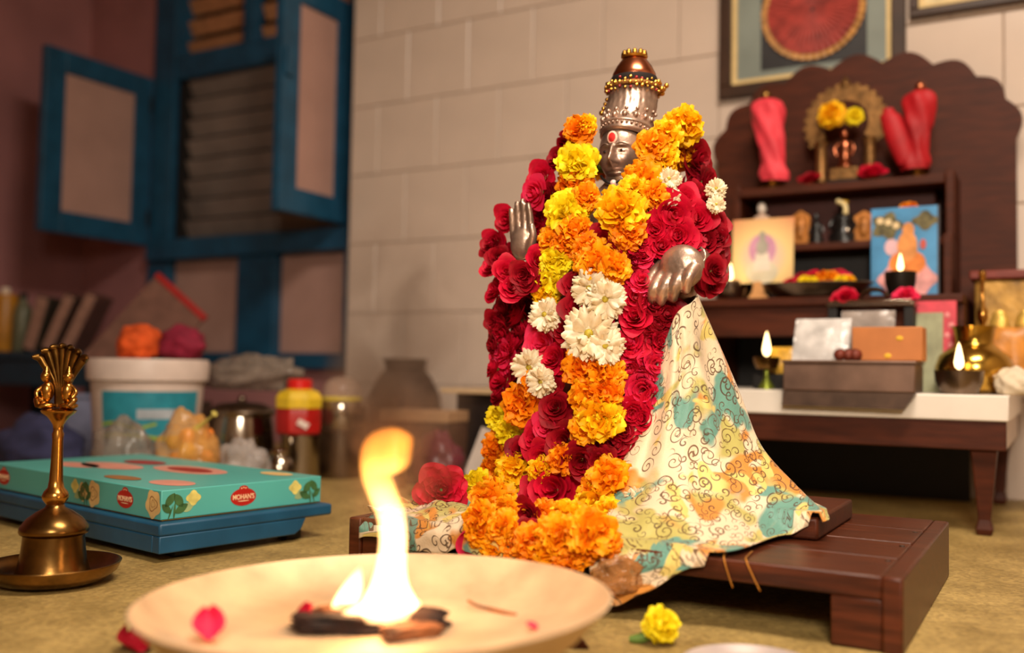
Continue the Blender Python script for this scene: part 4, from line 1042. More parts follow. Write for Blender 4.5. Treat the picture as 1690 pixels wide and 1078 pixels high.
# white bucket
p = on_y(246, 600, 1.78); R_ = 92 / ppm(p)
bk = thing('plastic_bucket', (p[0], p[1], 0), 'white plastic bucket with a teal label and thick rim', 'bucket', rz=YAW)
Hb = .318
MB().lathe([(0, 0), (R_ * .82, 0), (R_ * .84, .004), (R_ * .965, Hb - .05), (R_ * .93, Hb - .05), (R_ * .80, .01), (0, .01)], 64).build('bucket_body', M_white_pl, bk, auto=40)
MB().lathe([(R_ * .965, Hb - .06), (R_ * 1.03, Hb - .055), (R_ * 1.045, Hb - .012), (R_ * 1.02, Hb), (R_ * .9, Hb), (R_ * .88, Hb - .008), (0, Hb - .008)], 64).build('lid', M_white_pl, bk, auto=40)
def wrap(z0, z1, a0, a1, m, name, lift=.0012, wave=0., n=24):
    rows = []
    for i in range(5):
        t = i / 4; row = []
        for j in range(n + 1):
            a = a0 + (a1 - a0) * j / n; z = z0 + (z1 - z0) * t + wave * math.sin(j / n * 7)
            rr = R_ * (.84 + .125 * z / (Hb - .05)) + lift
            row.append(Vector((rr * math.cos(a), rr * math.sin(a), z)))
        rows.append(row)
    mb = MB(); mb.grid(rows); return mb.build(name, m, bk, auto=0)
A0, A1 = math.radians(-120), math.radians(-10)
wrap(.07, .235, A0, A1, mat('label_teal', (42, 138, 158), .4, var=.1), 'label')
wrap(.07, .235, math.radians(-190), math.radians(-165), MATS['label_teal'], 'label')
wrap(.115, .125, A0, A1, mat('label_lime', (150, 176, 50), .4, var=.1), 'label_stripe', .002, .006)
wrap(.145, .153, A0, math.radians(-60), MATS['label_lime'], 'label_stripe', .002, .006)
wrap(.165, .19, math.radians(-80), math.radians(-42), mat('label_pale', (170, 180, 190), .4), 'label_panel', .002)
Hl = Hb
tp = lambda dx, dy: (bk.location.x + dx, bk.location.y + dy, Hl + .001)
lump('cloth_bundle', tp(-.01, -.03), (.062, .05, .05), mat('orange_fabric', (214, 84, 24), .85, var=.2, scale=20, bump=.3, bscale=40), 'crumpled orange cloth lying on the bucket lid', 'cloth', 3)
lump('cloth_bundle', tp(.075, .04), (.07, .05, .05), mat('magenta_fabric', (134, 24, 52), .85, var=.2, scale=20, bump=.3, bscale=40), 'folded magenta cloth on the bucket lid beside the orange one', 'cloth', 5)
lump('cloth_bundle', tp(-.06, .085), (.06, .035, .03), mat('navy_fabric', (36, 36, 50), .9, var=.2), 'dark navy cloth spread at the back of the bucket lid', 'cloth', 8)
# leaning grey board with a red edge behind the bucket
p = on_y(262, 500, 2.2)
lb = thing('leaning_board', (p[0], p[1], .30), 'grey-brown card board with a red edge leaning behind the bucket', 'board', rot=(0, math.radians(-41), YAW))
lb.rotation_euler = (Matrix.Rotation(YAW, 4, 'Z') @ Matrix.Rotation(math.radians(41), 4, 'Y')).to_euler()
k = ppm(p); s_ = 108 / k
c0 = Vector(on_y(262, 452, 2.2)); Mi = (Matrix.Rotation(YAW, 3, 'Z') @ Matrix.Rotation(math.radians(41), 3, 'Y'))
off = Mi.inverted() @ (c0 - Vector(lb.location))
MB().span((off.x, -.008, off.z - .36), (off.x + s_, .008, off.z - .012)).build('panel', mat('grey_brown_card', (120, 84, 72), .8, var=.12), lb, bevel=.002)
MB().span((off.x - .002, -.011, off.z - .016), (off.x + s_ + .002, .011, off.z + .004)).build('edge_binding', mat('red_binding', (168, 30, 26), .6, var=.1), lb, bevel=.002)
ct = MB().span((-.13, -.10, 0), (.17, .10, .185)).build('carton', mat('brown_carton', (70, 50, 40), .8, var=.15), loc=(p[0] - .02, p[1] + .0, 0), rz=YAW, bevel=.003)
tag(ct, 'dark closed carton on the floor behind the white bucket', 'carton')
# plastic bags behind the sweet box
p = on_y(308, 715, 1.54)
bag = thing('sweet_bag', (p[0], p[1], .0), 'knotted clear bag of orange sweets behind the sweet box', 'plastic bag')
zb = p[2]
def fnb(d): return 1 + .22 * mnoise.noise(d * 2.4) + .1 * mnoise.noise(d * 6)
MB().ball((0, 0, zb * .5), (.075, .06, zb * .5 + .045), 36, 26, fn=fnb).build('bag_skin', mat('orange_tint_plastic', (232, 170, 90), .2, var=.2, scale=20, alpha=.5, bump=.6, bscale=40), bag, auto=0)
for k in range(22):
    a = rnd.uniform(0, 6.28); q = rnd.uniform(0, .05)
    MB().ball((q * math.cos(a), q * math.sin(a), zb * .3 + rnd.uniform(0, zb * .72)), (rnd.uniform(.014, .02),) * 3, 10, 7).build('sweet', mat('orange_sweet', (226, 122, 30), .5, var=.25, scale=60) if k % 3 else mat('yellow_sweet', (214, 160, 40), .5, var=.2, scale=60), bag)
kn = Vector(on_y(355, 682, 1.54)) - Vector((p[0], p[1], 0))
MB().tube(catmull([(.03, .0, zb + .01), kn * .8 + Vector((.004, 0, zb * .2)), kn], 10), [.012, .008, .005, .0035, .003, .003, .004, .006, .008, .006], 10).build('knot', mat('knot_plastic', (206, 190, 96), .3, alpha=.8), bag)
p = on_y(205, 735, 1.50)
lump('plastic_bag', (p[0], p[1], 0), (.085, .06, .095), M_plastic_grey, 'limp grey see-through bag left of the orange sweets', 'plastic bag', 11, .3)
p = on_y(402, 745, 1.62)
lump('plastic_bag', (p[0], p[1], 0), (.06, .05, .075), M_plastic, 'small clear crumpled bag right of the orange sweets', 'plastic bag', 14, .35)
# steel vessels
p = on_y(398, 700, 1.98)
sv = thing('steel_pot', (p[0], p[1], 0), 'large dark steel pot under a sheet of clear plastic', 'pot')
MB().lathe([(0, 0), (.075, 0), (.088, .02), (.092, .08), (.086, .14), (.082, .165), (.09, .172), (.092, .178), (.085, .178), (.08, .165), (.084, .14), (.085, .02), (0, .01)], 48).build('pot_body', M_steel, sv, auto=50)
MB().lathe([(.094, .178), (.09, .186), (.06, .20), (.0, .206)], 48).build('lid', M_dsteel, sv, auto=0)
MB().ball((0, 0, .212), .012, 12, 8).build('lid_knob', M_dsteel, sv)
p2 = on_y(415, 607, 2.04)
lump('plastic_sheet', (p2[0], p2[1], .236), (.16, .07, .055), M_plastic_grey, 'cloudy plastic sheet heaped over the large steel pot', 'plastic bag', 17, .35, 2.0)
p = on_y(462, 750, 1.90)
lo = thing('steel_lota', (p[0], p[1], 0), 'small round steel water pot left of the tall canister', 'pot')
MB().lathe([(0, 0), (.022, 0), (.036, .018), (.040, .040), (.034, .062), (.024, .074), (.026, .084), (.031, .088), (.028, .088), (.022, .076), (.0, .07)], 40).build('pot_body', M_steel, lo, auto=0)
p = on_y(496, 760, 1.99)
cn = thing('steel_canister', (p[0], p[1], 0), 'upright steel canister under the red and yellow jar', 'canister')
MB().lathe([(0, 0), (.050, 0), (.052, .004), (.052, .115), (.054, .118), (.054, .124), (0, .125)], 40).build('canister_body', M_steel, cn, auto=40)
jr = thing('spice_jar', (p[0] - .01, p[1], .1252), 'red jar with yellow shoulders and round red cap', 'jar')
kx = ppm(p)
MB().lathe([(0, 0), (.058, 0), (.062, .006), (.064, .05), (.062, .070), (.0, .072)], 8, M=Matrix.Rotation(.3, 3, 'Z')).build('jar_body', mat('red_jar_plastic', (170, 26, 22), .35, var=.15, scale=18), jr, auto=20, bevel=.003)
MB().lathe([(.064, .070), (.0655, .095), (.055, .112), (.036, .120), (0, .121)], 8, M=Matrix.Rotation(.3, 3, 'Z')).build('shoulder', mat('yellow_jar_plastic', (222, 186, 40), .35, var=.1), jr, auto=20, bevel=.003)
MB().lathe([(.03, .118), (.033, .121), (.033, .143), (.028, .147), (0, .147)], 36).build('cap', mat('red_cap', (206, 30, 26), .35, var=.05), jr, auto=40)
MB().box((.052, -.042, .03), (.03, .003, .016), M=Matrix.Rotation(.9, 3, 'Z') @ Matrix.Rotation(.5, 3, 'Y')).build('price_label', M_white_pl, jr)
p = on_y(562, 760, 2.14)
sp2 = thing('steel_pot', (p[0], p[1], 0), 'steel cooking pot with a glass dome lid and yellow lid rim', 'pot')
MB().lathe([(0, 0), (.062, 0), (.066, .006), (.068, .125), (.074, .13), (.074, .136), (.066, .136), (.062, .01), (0, .008)], 48).build('pot_body', M_dsteel, sp2, auto=40)
MB().lathe([(0, .137), (.072, .137), (.078, .145), (.078, .20), (.074, .212), (0, .213)], 48).build('upper_pot', M_steel, sp2, auto=40)
MB().lathe([(.05, .2135), (.056, .2135), (.0575, .218), (.056, .223), (.05, .223), (.05, .2135)], 40).build('lid_rim', mat('yellow_rim', (220, 196, 60), .4, var=.05), sp2)
MB().lathe([(.053, .223), (.054, .24), (.048, .262), (.03, .276), (0, .281)], 40).build('glass_dome', mat('dome_glass', (200, 170, 150), .08, var=.03, alpha=.45), sp2, auto=0)
# things behind the flame
p = on_y(668, 640, 2.60)
cp = thing('clay_pot', (p[0], p[1], 0), 'round brown clay pot standing behind the flame and smoke', 'pot')
MB().lathe([(0, 0), (.07, 0), (.11, .06), (.125, .14), (.115, .22), (.085, .28), (.065, .30), (.07, .33), (.078, .335), (.07, .338), (.06, .30), (0, .28)], 48).build('pot_body', mat('brown_clay', (58, 38, 26), .7, var=.25, scale=14), cp, auto=40)
p = on_y(700, 720, 2.16)
tb = thing('tan_carton', (p[0], p[1], 0), 'low tan carton between the flame and the dark side cabinet', 'carton', rz=.1)
MB().span((-.10, -.06, 0), (.10, .06, .165)).build('carton_body', mat('dark_tan_card', (74, 46, 32), .7, var=.15), tb, bevel=.003)
MB().span((-.102, -.062, .165), (.102, .062, .195)).build('carton_lid', mat('tan_card', (170, 132, 96), .6, var=.08), tb, bevel=.003)
p = on_y(652, 730, 2.02)
gl = thing('steel_tumbler', (p[0], p[1], 0), 'steel tumbler just right of the flame top', 'tumbler')
MB().lathe([(0, 0), (.03, 0), (.033, .01), (.041, .12), (.043, .128), (.04, .128), (.032, .012), (0, .01)], 40).build('tumbler_body', M_steel, gl, auto=40)
p = on_y(722, 735, 1.95)
lump('plum_bag', (p[0], p[1], 0), (.062, .05, .085), mat('plum_plastic', (92, 34, 46), .35, var=.3, scale=14, bump=.4, bscale=30), 'dark plum coloured plastic bag above the loose red rose', 'plastic bag', 21, .28)
p = on_y(792, 715, 2.05)
wp_ = MB().box((0, 0, .075), (.045, .003, .15), M=Matrix.Rotation(.35, 3, 'Y')).build('paper_packet', mat('grey_white_paper', (190, 176, 166), .7, var=.06), loc=(p[0], p[1], .012), rz=YAW)
tag(wp_, 'narrow grey-white paper packet propped against the dark side cabinet', 'packet')
cb = thing('side_cabinet', (-1.27, 2.42, 0), 'low dark side cabinet with a cream top behind the statue', 'cabinet')
MB().span((-.20, -.13, .0), (.22, .22, .238)).build('cabinet_body', mat('dark_brown_cabinet', (34, 22, 18), .6, var=.2), cb, bevel=.003)
MB().span((-.235, -.16, .239), (.24, .24, .252)).build('cabinet_top', mat('cream_laminate', (206, 176, 136), .4, var=.05), cb, bevel=.002)
for k in (-1, 1):
    MB().span((.01 + k * .10 - .092, -.138, .02), (.01 + k * .10 + .092, -.13, .225)).build('door', MATS['dark_brown_cabinet'], cb, bevel=.003)
p = on_y(600, 740, 2.36)
bk2 = thing('dark_basket', (p[0], p[1], 0), 'dark brown round tin drum between the steel pots and the clay pot', 'drum')
MB().lathe([(0, 0), (.085, 0), (.088, .006), (.088, .19), (.092, .194), (.092, .206), (.08, .21), (0, .212)], 40).build('drum_body', mat('dark_brown_tin', (56, 34, 24), .4, .4, var=.3, scale=12), bk2, auto=40)
MB().lathe([(.0885, .06), (.0905, .064), (.0905, .07), (.0885, .074)], 40).build('drum_band', MATS['dark_brown_tin'], bk2, auto=40)
bk2.name = 'tin_drum'
# ------------------------------------------------------------------ left corner: blue side table and its load
X0, X1, Y0, Y1 = -3.90, -2.93, 2.22, 2.70
tb2 = thing('side_table', ((X0 + X1) / 2, (Y0 + Y1) / 2, 0), 'dark blue side table in the left corner under the open casement', 'table')
w_, d_ = (X1 - X0) / 2, (Y1 - Y0) / 2
M_dblue = mat('dark_blue_paint', (24, 56, 74), .5, var=.15)
MB().span((-w_, -d_, .315), (w_, d_, .345)).build('table_top', M_dblue, tb2, bevel=.003)
MB().span((-w_ + .01, -d_ + .01, .22), (w_ - .01, -d_ + .03, .315)).build('apron', M_dblue, tb2, bevel=.002)
MB().span((w_ - .03, -d_ + .03, .22), (w_ - .01, d_ - .01, .315)).build('apron', M_dblue, tb2, bevel=.002)
for sx in (-1, 1):
    for sy in (-1, 1):
        MB().span((sx * (w_ - .04) - .022, sy * (d_ - .04) - .022, 0), (sx * (w_ - .04) + .022, sy * (d_ - .04) + .022, .315)).build('leg', M_dblue, tb2, bevel=.002)
p = on_y(6, 560, 2.34)
tn = thing('yellow_tin', (p[0], p[1], .345), 'tall mustard yellow tin with a white cap at the left edge', 'tin')
MB().lathe([(0, 0), (.05, 0), (.052, .005), (.052, .215), (.046, .225), (.02, .23), (0, .23)], 32).build('tin_body', mat('mustard_tin', (178, 120, 30), .4, var=.12), tn, auto=40)
MB().lathe([(.018, .23), (.018, .252), (0, .254)], 24).build('cap', mat('white_cap', (236, 220, 200), .35, var=.02), tn, auto=40)
p = on_y(36, 560, 2.36)
gb = thing('green_bottle', (p[0], p[1], .345), 'dull grey-green bottle between the yellow tin and the books', 'bottle')
MB().lathe([(0, 0), (.034, 0), (.036, .006), (.036, .15), (.03, .175), (.014, .20), (.013, .225), (0, .226)], 32).build('bottle_body', mat('grey_green_plastic', (104, 104, 80), .35, var=.1), gb, auto=40)
MB().lathe([(.015, .21), (.015, .232), (0, .233)], 20).build('cap', M_dark, gb, auto=40)
def leaning_book(px, py, h, w, t, tilt, m, label):
    p = on_y(px, py, 2.36)
    o = thing('leaning_book', (p[0], p[1], .3462 + t * .5 * math.sin(math.radians(tilt))), label, 'book'); o.rotation_euler = (Matrix.Rotation(YAW, 4, 'Z') @ Matrix.Rotation(math.radians(tilt), 4, 'Y')).to_euler()
    MB().span((-t / 2, -w / 2, 0.0), (t / 2, w / 2, h)).build('cover', m, o, bevel=.003)
    MB().span((-t / 2 + .004, -w / 2 - .001, .004), (t / 2 - .004, -w / 2 + .006, h - .004)).build('page_block', mat('page_edges', (150, 112, 96), .8, var=.15, scale=60), o)
leaning_book(62, 588, .21, .15, .05, 14, mat('dark_green_cover', (56, 48, 36), .6, var=.2), 'dark olive book leaning next to the green bottle')
leaning_book(92, 590, .22, .16, .045, 22, mat('brown_cover', (74, 50, 40), .6, var=.2), 'middle brown book of the leaning row on the blue table')
leaning_book(122, 592, .225, .15, .045, 24, mat('dusky_cover', (96, 62, 54), .6, var=.2), 'dusky rightmost book of the leaning row, next to the bucket')
p = on_y(128, 720, 1.92)
tbw = thing('blue_white_tub', (p[0], p[1], 0), 'bluish white plastic tub left of the white bucket', 'tub')
MB().lathe([(0, 0), (.07, 0), (.075, .006), (.085, .20), (.092, .203), (.092, .21), (.08, .21), (.07, .01), (0, .008)], 40).build('tub_body', mat('bluish_plastic', (120, 124, 150), .4, var=.08), tbw, auto=40)
p = on_y(62, 745, 1.62)
lump('cloth_bundle', (p[0], p[1], 0), (.15, .08, .09), mat('indigo_fabric', (52, 54, 88), .9, var=.2, scale=16), 'indigo cloth heap on the floor behind the brass bell', 'cloth', 31)
# ------------------------------------------------------------------ floor foreground
p = on_z(1090, 1046, .012)
yl = thing('marigold_bloom', (p[0], p[1], 0), 'single lemon marigold dropped on the floor before the stool', 'flower')
o = put_flower(yl, 'lemon', (0, 0, .021), TOCAM + Vector((.35, 0, .5)), .0225); o.name = 'flower_head'
MB().tube(catmull([(-.032, -.012, .004), (-.020, -.008, .006), (-.006, -.002, .014)], 8), [.0035, .004, .005, .0055, .006, .0065, .007, .007], 8).build('stem', M_green, yl)
q = on_z(1240, 1097, .014)
pl_ = thing('steel_plate', (q[0], q[1], 0), 'bright steel plate at the lower edge below the marigold', 'plate')
MB().lathe([(0, .001), (.05, .001), (.062, .008), (.068, .013), (.0695, .0145), (.068, .0155), (.06, .0105), (.05, .004), (0, .0035)], 64).build('plate_body', mat('bright_steel_plate', (214, 200, 196), .28, .55, var=.04), pl_, auto=60)
q = on_z(205, 1068, .0)
petal = petal_obj(222, 1068, .004, .045, .02, 'dark', 'red rose petal on the floor under the left rim of the fire bowl', 1.2, .05); petal['group'] = 'fallen petals'
q = on_z(946, 1072, 0)
o = MB().prism([(-.016, 0), (.018, 0), (.006, .016), (-.002, .018)], .01).build('wood_wedge', M_wood2, loc=(q[0], q[1], 0), rz=YAW, bevel=.001); tag(o, 'small brown wooden wedge on the floor under the right of the fire bowl', 'wood')

# gold threads hanging from the cloth hem over the stool front
for (x_, xe, lab) in ((on_z(1190, 921, ST)[0], .012, 'left one of two gold threads hanging over the stool front'), (on_z(1262, 905, ST)[0], .018, 'right one of two gold threads hanging over the stool front')):
    o = MB().tube(catmull([(0, .055, ST + .0022), (.004, .02, ST + .0022), (.008, -.0005, ST + .002), (.008 + xe * .4, -.004, ST - .012), (.008 + xe, -.004, ST - .032)], 16), .0009, 6).build('gold_thread', mat('gold_zari_thread', (196, 130, 50), .4, .6, var=.2), loc=(x_ - .004, SY0, 0), auto=0)
    tag(o, lab, 'thread', 'gold threads on the stool')
q = on_y(1022, 950, SY0 - .024)
sdv = Vector((2.2, 7.1, .3))
o = MB().ball((0, 0, 0), (.030, .007, .022), 40, 28, fn=lambda d: 1 + .45 * mnoise.noise(d * 2.4 + sdv) + .18 * mnoise.noise(d * 6 + sdv)).build('amber_wrapper', mat('amber_plastic', (170, 112, 60), .18, var=.4, scale=40, alpha=.6, bump=.6, bscale=60), loc=q, rz=YAW, auto=0)
tag(o, 'crumpled amber plastic wrapper under the cloth hem beside the fire bowl', 'wrapper')
q = on_y(786, 890, SY0 + .004)
mb = MB(); petal_grid(mb, Vector((0, 0, -.022)), Vector((0, 0, 1)), Vector((0, -1, 0)), Vector((1, 0, 0)), .046, .020, .8, .15, .05, .4, 7, 7)
o = mb.build('rose_petal', PM['pink'], loc=(q[0], q[1] - .014, q[2]), rz=YAW, auto=0); md = o.modifiers.new('solid', 'SOLIDIFY'); md.thickness = .0008
tag(o, 'single pink petal resting against the orange marigolds behind the bowl', 'petal', 'fallen petals')
# ------------------------------------------------------------------ framed pictures on the wall
M_frame = mat('dark_picture_frame', (58, 36, 22), .45, var=.2, scale=10)
M_mount = mat('gold_slip', (214, 186, 128), .5, var=.06)
def frame_at(x0, x1, z0, z1, fw_, label, cat='picture'):
    o = thing('framed_picture', ((x0 + x1) / 2, WY - .004, z0), label, cat)
    w = (x1 - x0) / 2; h = z1 - z0
    MB().span((-w, -.022, 0), (w, 0, fw_)).build('frame_rail', M_frame, o, bevel=.003); MB().span((-w, -.022, h - fw_), (w, 0, h)).build('frame_rail', M_frame, o, bevel=.003)
    MB().span((-w, -.022, fw_), (-w + fw_, 0, h - fw_)).build('frame_stile', M_frame, o, bevel=.003); MB().span((w - fw_, -.022, fw_), (w, 0, h - fw_)).build('frame_stile', M_frame, o, bevel=.003)
    g_ = .014
    MB().span((-w + fw_, -.010, fw_), (w - fw_, -.004, fw_ + g_)).build('slip', M_mount, o); MB().span((-w + fw_, -.010, h - fw_ - g_), (w - fw_, -.004, h - fw_)).build('slip', M_mount, o)
    MB().span((-w + fw_, -.010, fw_ + g_), (-w + fw_ + g_, -.004, h - fw_ - g_)).build('slip', M_mount, o); MB().span((w - fw_ - g_, -.010, fw_ + g_), (w - fw_, -.004, h - fw_ - g_)).build('slip', M_mount, o)
    return o, w, h
f1, w, h = frame_at(-.862, -.352, 1.108, 1.80, .036, 'dark framed picture with a large red pleated fan shape above the altar')
MB().span((-w + .03, -.006, .03), (w - .03, -.001, h - .03)).build('print', mat('picture_grey', (128, 136, 128), .4, var=.1, scale=6), f1)
MB().span((-w + .12, -.0075, .07), (w - .10, -.006, h - .2)).build('printed_figure', mat('picture_dark_robe', (44, 42, 44), .5, var=.2, scale=8), f1)
cxp, czp, Rf = on_y(1343, 18, WY)[0] - f1.location.x, on_y(1343, 18, WY)[2] - 1.108, 84 / ppm(on_y(1343, 18, WY))
NP = 44
def fan(r0, r1, y, m, nm):
    vs = []; fs = []
    for k in range(NP * 2):
        a = PI * k / NP; rr = r1 * (1 + (.012 if k % 2 else -.012))
        vs += [(cxp + r0 * math.cos(a), y, czp + r0 * math.sin(a)), (cxp + rr * math.cos(a), y - (.004 if k % 2 else 0), czp + rr * math.sin(a))]
    n = NP * 2
    for k in range(n): fs.append((2 * k, 2 * k + 1, 2 * ((k + 1) % n) + 1, 2 * ((k + 1) % n)))
    MB().add(vs, fs).build(nm, m, f1, smooth=False)
fan(.005, Rf * .88, -.012, mat('printed_fan_red', (150, 52, 44), .6, var=.25, scale=30), 'printed_fan')
fan(Rf * .86, Rf * 1.0, -.011, mat('printed_fan_gold', (180, 128, 66), .5, var=.2, scale=40), 'fan_border')
f2, w, h = frame_at(on_y(1503, 30, WY)[0], .32, 1.262, 1.80, .022, 'light framed picture cut off at the upper right corner')
MB().span((-w + .02, -.005, .02), (w - .02, -.001, h - .02)).build('print', mat('picture_cream', (212, 196, 150), .5, var=.1), f2)

# ------------------------------------------------------------------ lamps of the altar
M_fl = bpy.data.materials.new('small_flame'); M_fl.use_nodes = True
_n = M_fl.node_tree.nodes; _n.clear(); _o = _n.new('ShaderNodeOutputMaterial'); _e = _n.new('ShaderNodeEmission'); _e.inputs[0].default_value = (1, .66, .28, 1); _e.inputs[1].default_value = 6
M_fl.node_tree.links.new(_e.outputs[0], _o.inputs[0])
def oil_lamp(loc, cup_r, cup_h, fl_h, label, m, foot=None, light=.10):
    o = thing('oil_lamp', loc, label, 'oil lamp'); z = 0
    if foot:
        MB().lathe([(0, 0), (foot[0], 0), (foot[0], .004), (foot[0] * .35, foot[1] * .5), (foot[0] * .3, foot[1])], 24).build('stem', foot[2], o, auto=40); z = foot[1]
    MB().lathe([(0, z), (cup_r * .72, z), (cup_r * .95, z + cup_h * .5), (cup_r, z + cup_h), (cup_r * .9, z + cup_h), (cup_r * .82, z + cup_h * .7), (0, z + cup_h * .6)], 36).build('cup', m, o, auto=50)
    MB().tube([(0, 0, z + cup_h * .5), (0, 0, z + cup_h * 1.1)], .0018, 6).build('wick', M_dark, o)
    zf = z + cup_h * 1.02
    MB().lathe([(0, 0), (fl_h * .13, fl_h * .12), (fl_h * .16, fl_h * .28), (fl_h * .12, fl_h * .52), (fl_h * .06, fl_h * .82), (0, fl_h)], 16, c=(0, 0, zf)).build('lamp_flame', M_fl, o, auto=0)
    L_ = flame_light('lamp_light', (loc[0], loc[1], loc[2] + zf + fl_h * .5), light, .01); return o
ZT = TZ + .0005; ZP = zp + .0005; ZM = zm + .0005; ZU = zu + .0005
def base(px, py, Y, z): q = on_y(px, py, Y); return (float(q[0]), float(Y), z)
# lamp in the steel pot, left on the platform
b_ = base(1205, 488, 2.34, ZP)
lt = thing('steel_bowl', b_, 'small dark steel bowl carrying the leftmost altar lamp', 'bowl')
MB().lathe([(0, 0), (.026, 0), (.034, .008), (.038, .024), (.040, .027), (.034, .027), (.03, .012), (0, .008)], 36).build('bowl_body', M_dsteel, lt, auto=50)
oil_lamp((b_[0], b_[1], b_[2] + .0085), .024, .026 + .012, .045, 'leftmost altar lamp, burning in the small steel bowl', M_dsteel)
oil_lamp(base(1486, 490, 2.31, ZP), .034, .052, .042, 'burning lamp in a dark cup in front of the blue picture', mat('black_iron', (34, 28, 22), .45, .6, var=.2))
oil_lamp(base(1265, 641, 2.16, ZT), .030, .026, .058, 'brass lamp on a green stem burning left of the metal box', M_brass, foot=(.018, .045, mat('green_brass', (120, 130, 44), .35, .7, var=.2)))
oil_lamp(base(1583, 648, 2.115, ZT), .046, .046, .056, 'wide steel lamp burning in front of the brass pot', M_dsteel)
# ------------------------------------------------------------------ front row on the marble
b_ = base(1400, 640, 2.10, ZT)
mbx = thing('metal_box', b_, 'long grey-brown metal box overhanging the marble altar edge', 'box')
kx = ppm(b_); x0 = on_y(1292, 600, 2.03)[0] - b_[0]; x1 = on_y(1510, 600, 2.03)[0] - b_[0]; hM = on_y(1400, 600, 2.03)[2] - ZT
M_tin = mat('brown_tin', (118, 92, 78), .42, .5, var=.2, scale=14)
MB().span((x0, -.07, .0), (x1, .06, hM)).build('box_body', M_tin, mbx, bevel=.003)
MB().prism([(x0, 0), (x1, 0), (x1 - .022, -.032), (x0 - .002, -.03)], .020, c=(0, -.068, -.0005)).build('drop_front', mat('brown_tin_dark', (84, 64, 52), .5, .4, var=.2), mbx)
MB().span((x0 - .003, -.074, hM), (x1 + .003, .064, hM + .006)).build('lid', M_tin, mbx, bevel=.002)
zl = ZT + hM + .0065
def slanted_packet(px, py, Y, z, w, h, t, lean, m, label, cat='packet', name='packet', rz=0, crumple=.004):
    q = base(px, py, Y, z); mb = MB(); rows = []
    for i in range(13):
        row = []
        for j in range(13):
            u, v = j / 12, i / 12; edge = (math.sin(PI * u) * math.sin(PI * v)) ** .5
            row.append(Vector((w * (u - .5), -t * .5 * edge - crumple * mnoise.noise(Vector((u * 5 + px, v * 5, 1))), h * v)))
        rows.append(row)
    mb.grid(rows)
    mb.grid([[Vector((r[j].x, -r[j].y * .8 + .001, r[j].z)) for j in range(13)] for r in rows])
    o = mb.build(name, m, loc=q, auto=0); o.rotation_euler = (-lean, 0, rz); return tag(o, label, cat)
slanted_packet(1352, 600, 2.09, zl, .115, .10, .018, .45, mat('shiny_plastic_packet', (205, 200, 196), .2, var=.2, scale=20, bump=.8, bscale=40), 'crumpled clear plastic packet leaning on the metal box')
slanted_packet(1430, 560, 2.17, zl, .11, .112, .012, .2, mat('dull_plastic_packet', (150, 138, 130), .25, var=.2, scale=20, bump=.6, bscale=40), 'dull plastic packet standing behind the orange carton')
b_ = base(1462, 600, 2.07, zl)
oc = thing('orange_carton', b_, 'orange-brown carton lying on the right of the metal box', 'carton', rz=.0)
MB().span((-.063, -.015, 0), (.070, .055, .068)).build('carton_body', mat('orange_brown_card', (190, 116, 60), .55, var=.12, scale=10), oc, bevel=.002)
for dx, dz in ((.028, .045), (.006, .010)):
    MB().ball((dx, -.0155, dz), (.007, .0012, .005), 12, 6).build('yellow_mark', mat('turmeric_mark', (226, 176, 50), .7, var=.1), oc)
for px, py, lab in ((1386, 594, 'left brown rudraksha seed on the metal box'), (1400, 588, 'middle brown rudraksha seed on the metal box'), (1412, 592, 'right brown rudraksha seed on the metal box')):
    q = base(px, py, 2.045, zl + .011); sd = px
    o = MB().ball((0, 0, 0), (.0125,) * 3, 20, 14, fn=lambda d: 1 + .16 * mnoise.noise(d * 5 + Vector((sd, 0, 0)))).build('rudraksha_seed', mat('rudraksha_brown', (104, 38, 20), .6, var=.3, scale=60), loc=q, auto=0); tag(o, lab, 'seed', 'rudraksha seeds on the metal box')
slanted_packet(1292, 596, 2.20, ZT + .035, .06, .062, .016, .25, mat('yellow_wrapper', (206, 160, 56), .35, var=.25, scale=30, bump=.5, bscale=50), 'yellow wrapped packet behind the green-stem lamp')
o = MB().span((-.06, -.03, 0), (.05, .03, .034)).build('dark_box', M_dark, loc=base(1292, 640, 2.215, ZT), bevel=.002); tag(o, 'black box under the yellow wrapped packet', 'box')
# brass water pot
b_ = base(1608, 646, 2.235, ZT); k = ppm(b_)
lt = thing('brass_pot', b_, 'polished brass water pot with a narrow neck, right of the metal box', 'pot')
r_ = 60 / k
MB().lathe([(0, 0), (r_ * .55, 0), (r_ * .82, .012), (r_ * .99, .038), (r_, .055), (r_ * .9, .078), (r_ * .62, .095), (r_ * .52, .102), (r_ * .50, .112), (r_ * .54, .132), (r_ * .58, .140), (r_ * .52, .140), (r_ * .45, .115), (0, .1)], 56).build('pot_body', mat('yellow_brass', (196, 156, 70), .18, 1.0, var=.15, scale=12), lt, auto=50)
slanted_packet(1660, 650, 2.33, ZT, .10, .145, .03, .15, mat('orange_wrapper', (196, 128, 48), .4, var=.25, scale=24, bump=.5, bscale=40), 'orange wrapped packet behind the brass water pot')
o = lump('white_bundle', base(1672, 650, 2.17, ZT), (.035, .03, .03), mat('white_cotton', (222, 206, 180), .9, var=.08, bump=.4, bscale=60), 'small white cotton bundle at the right end of the marble', 'bundle', 41)
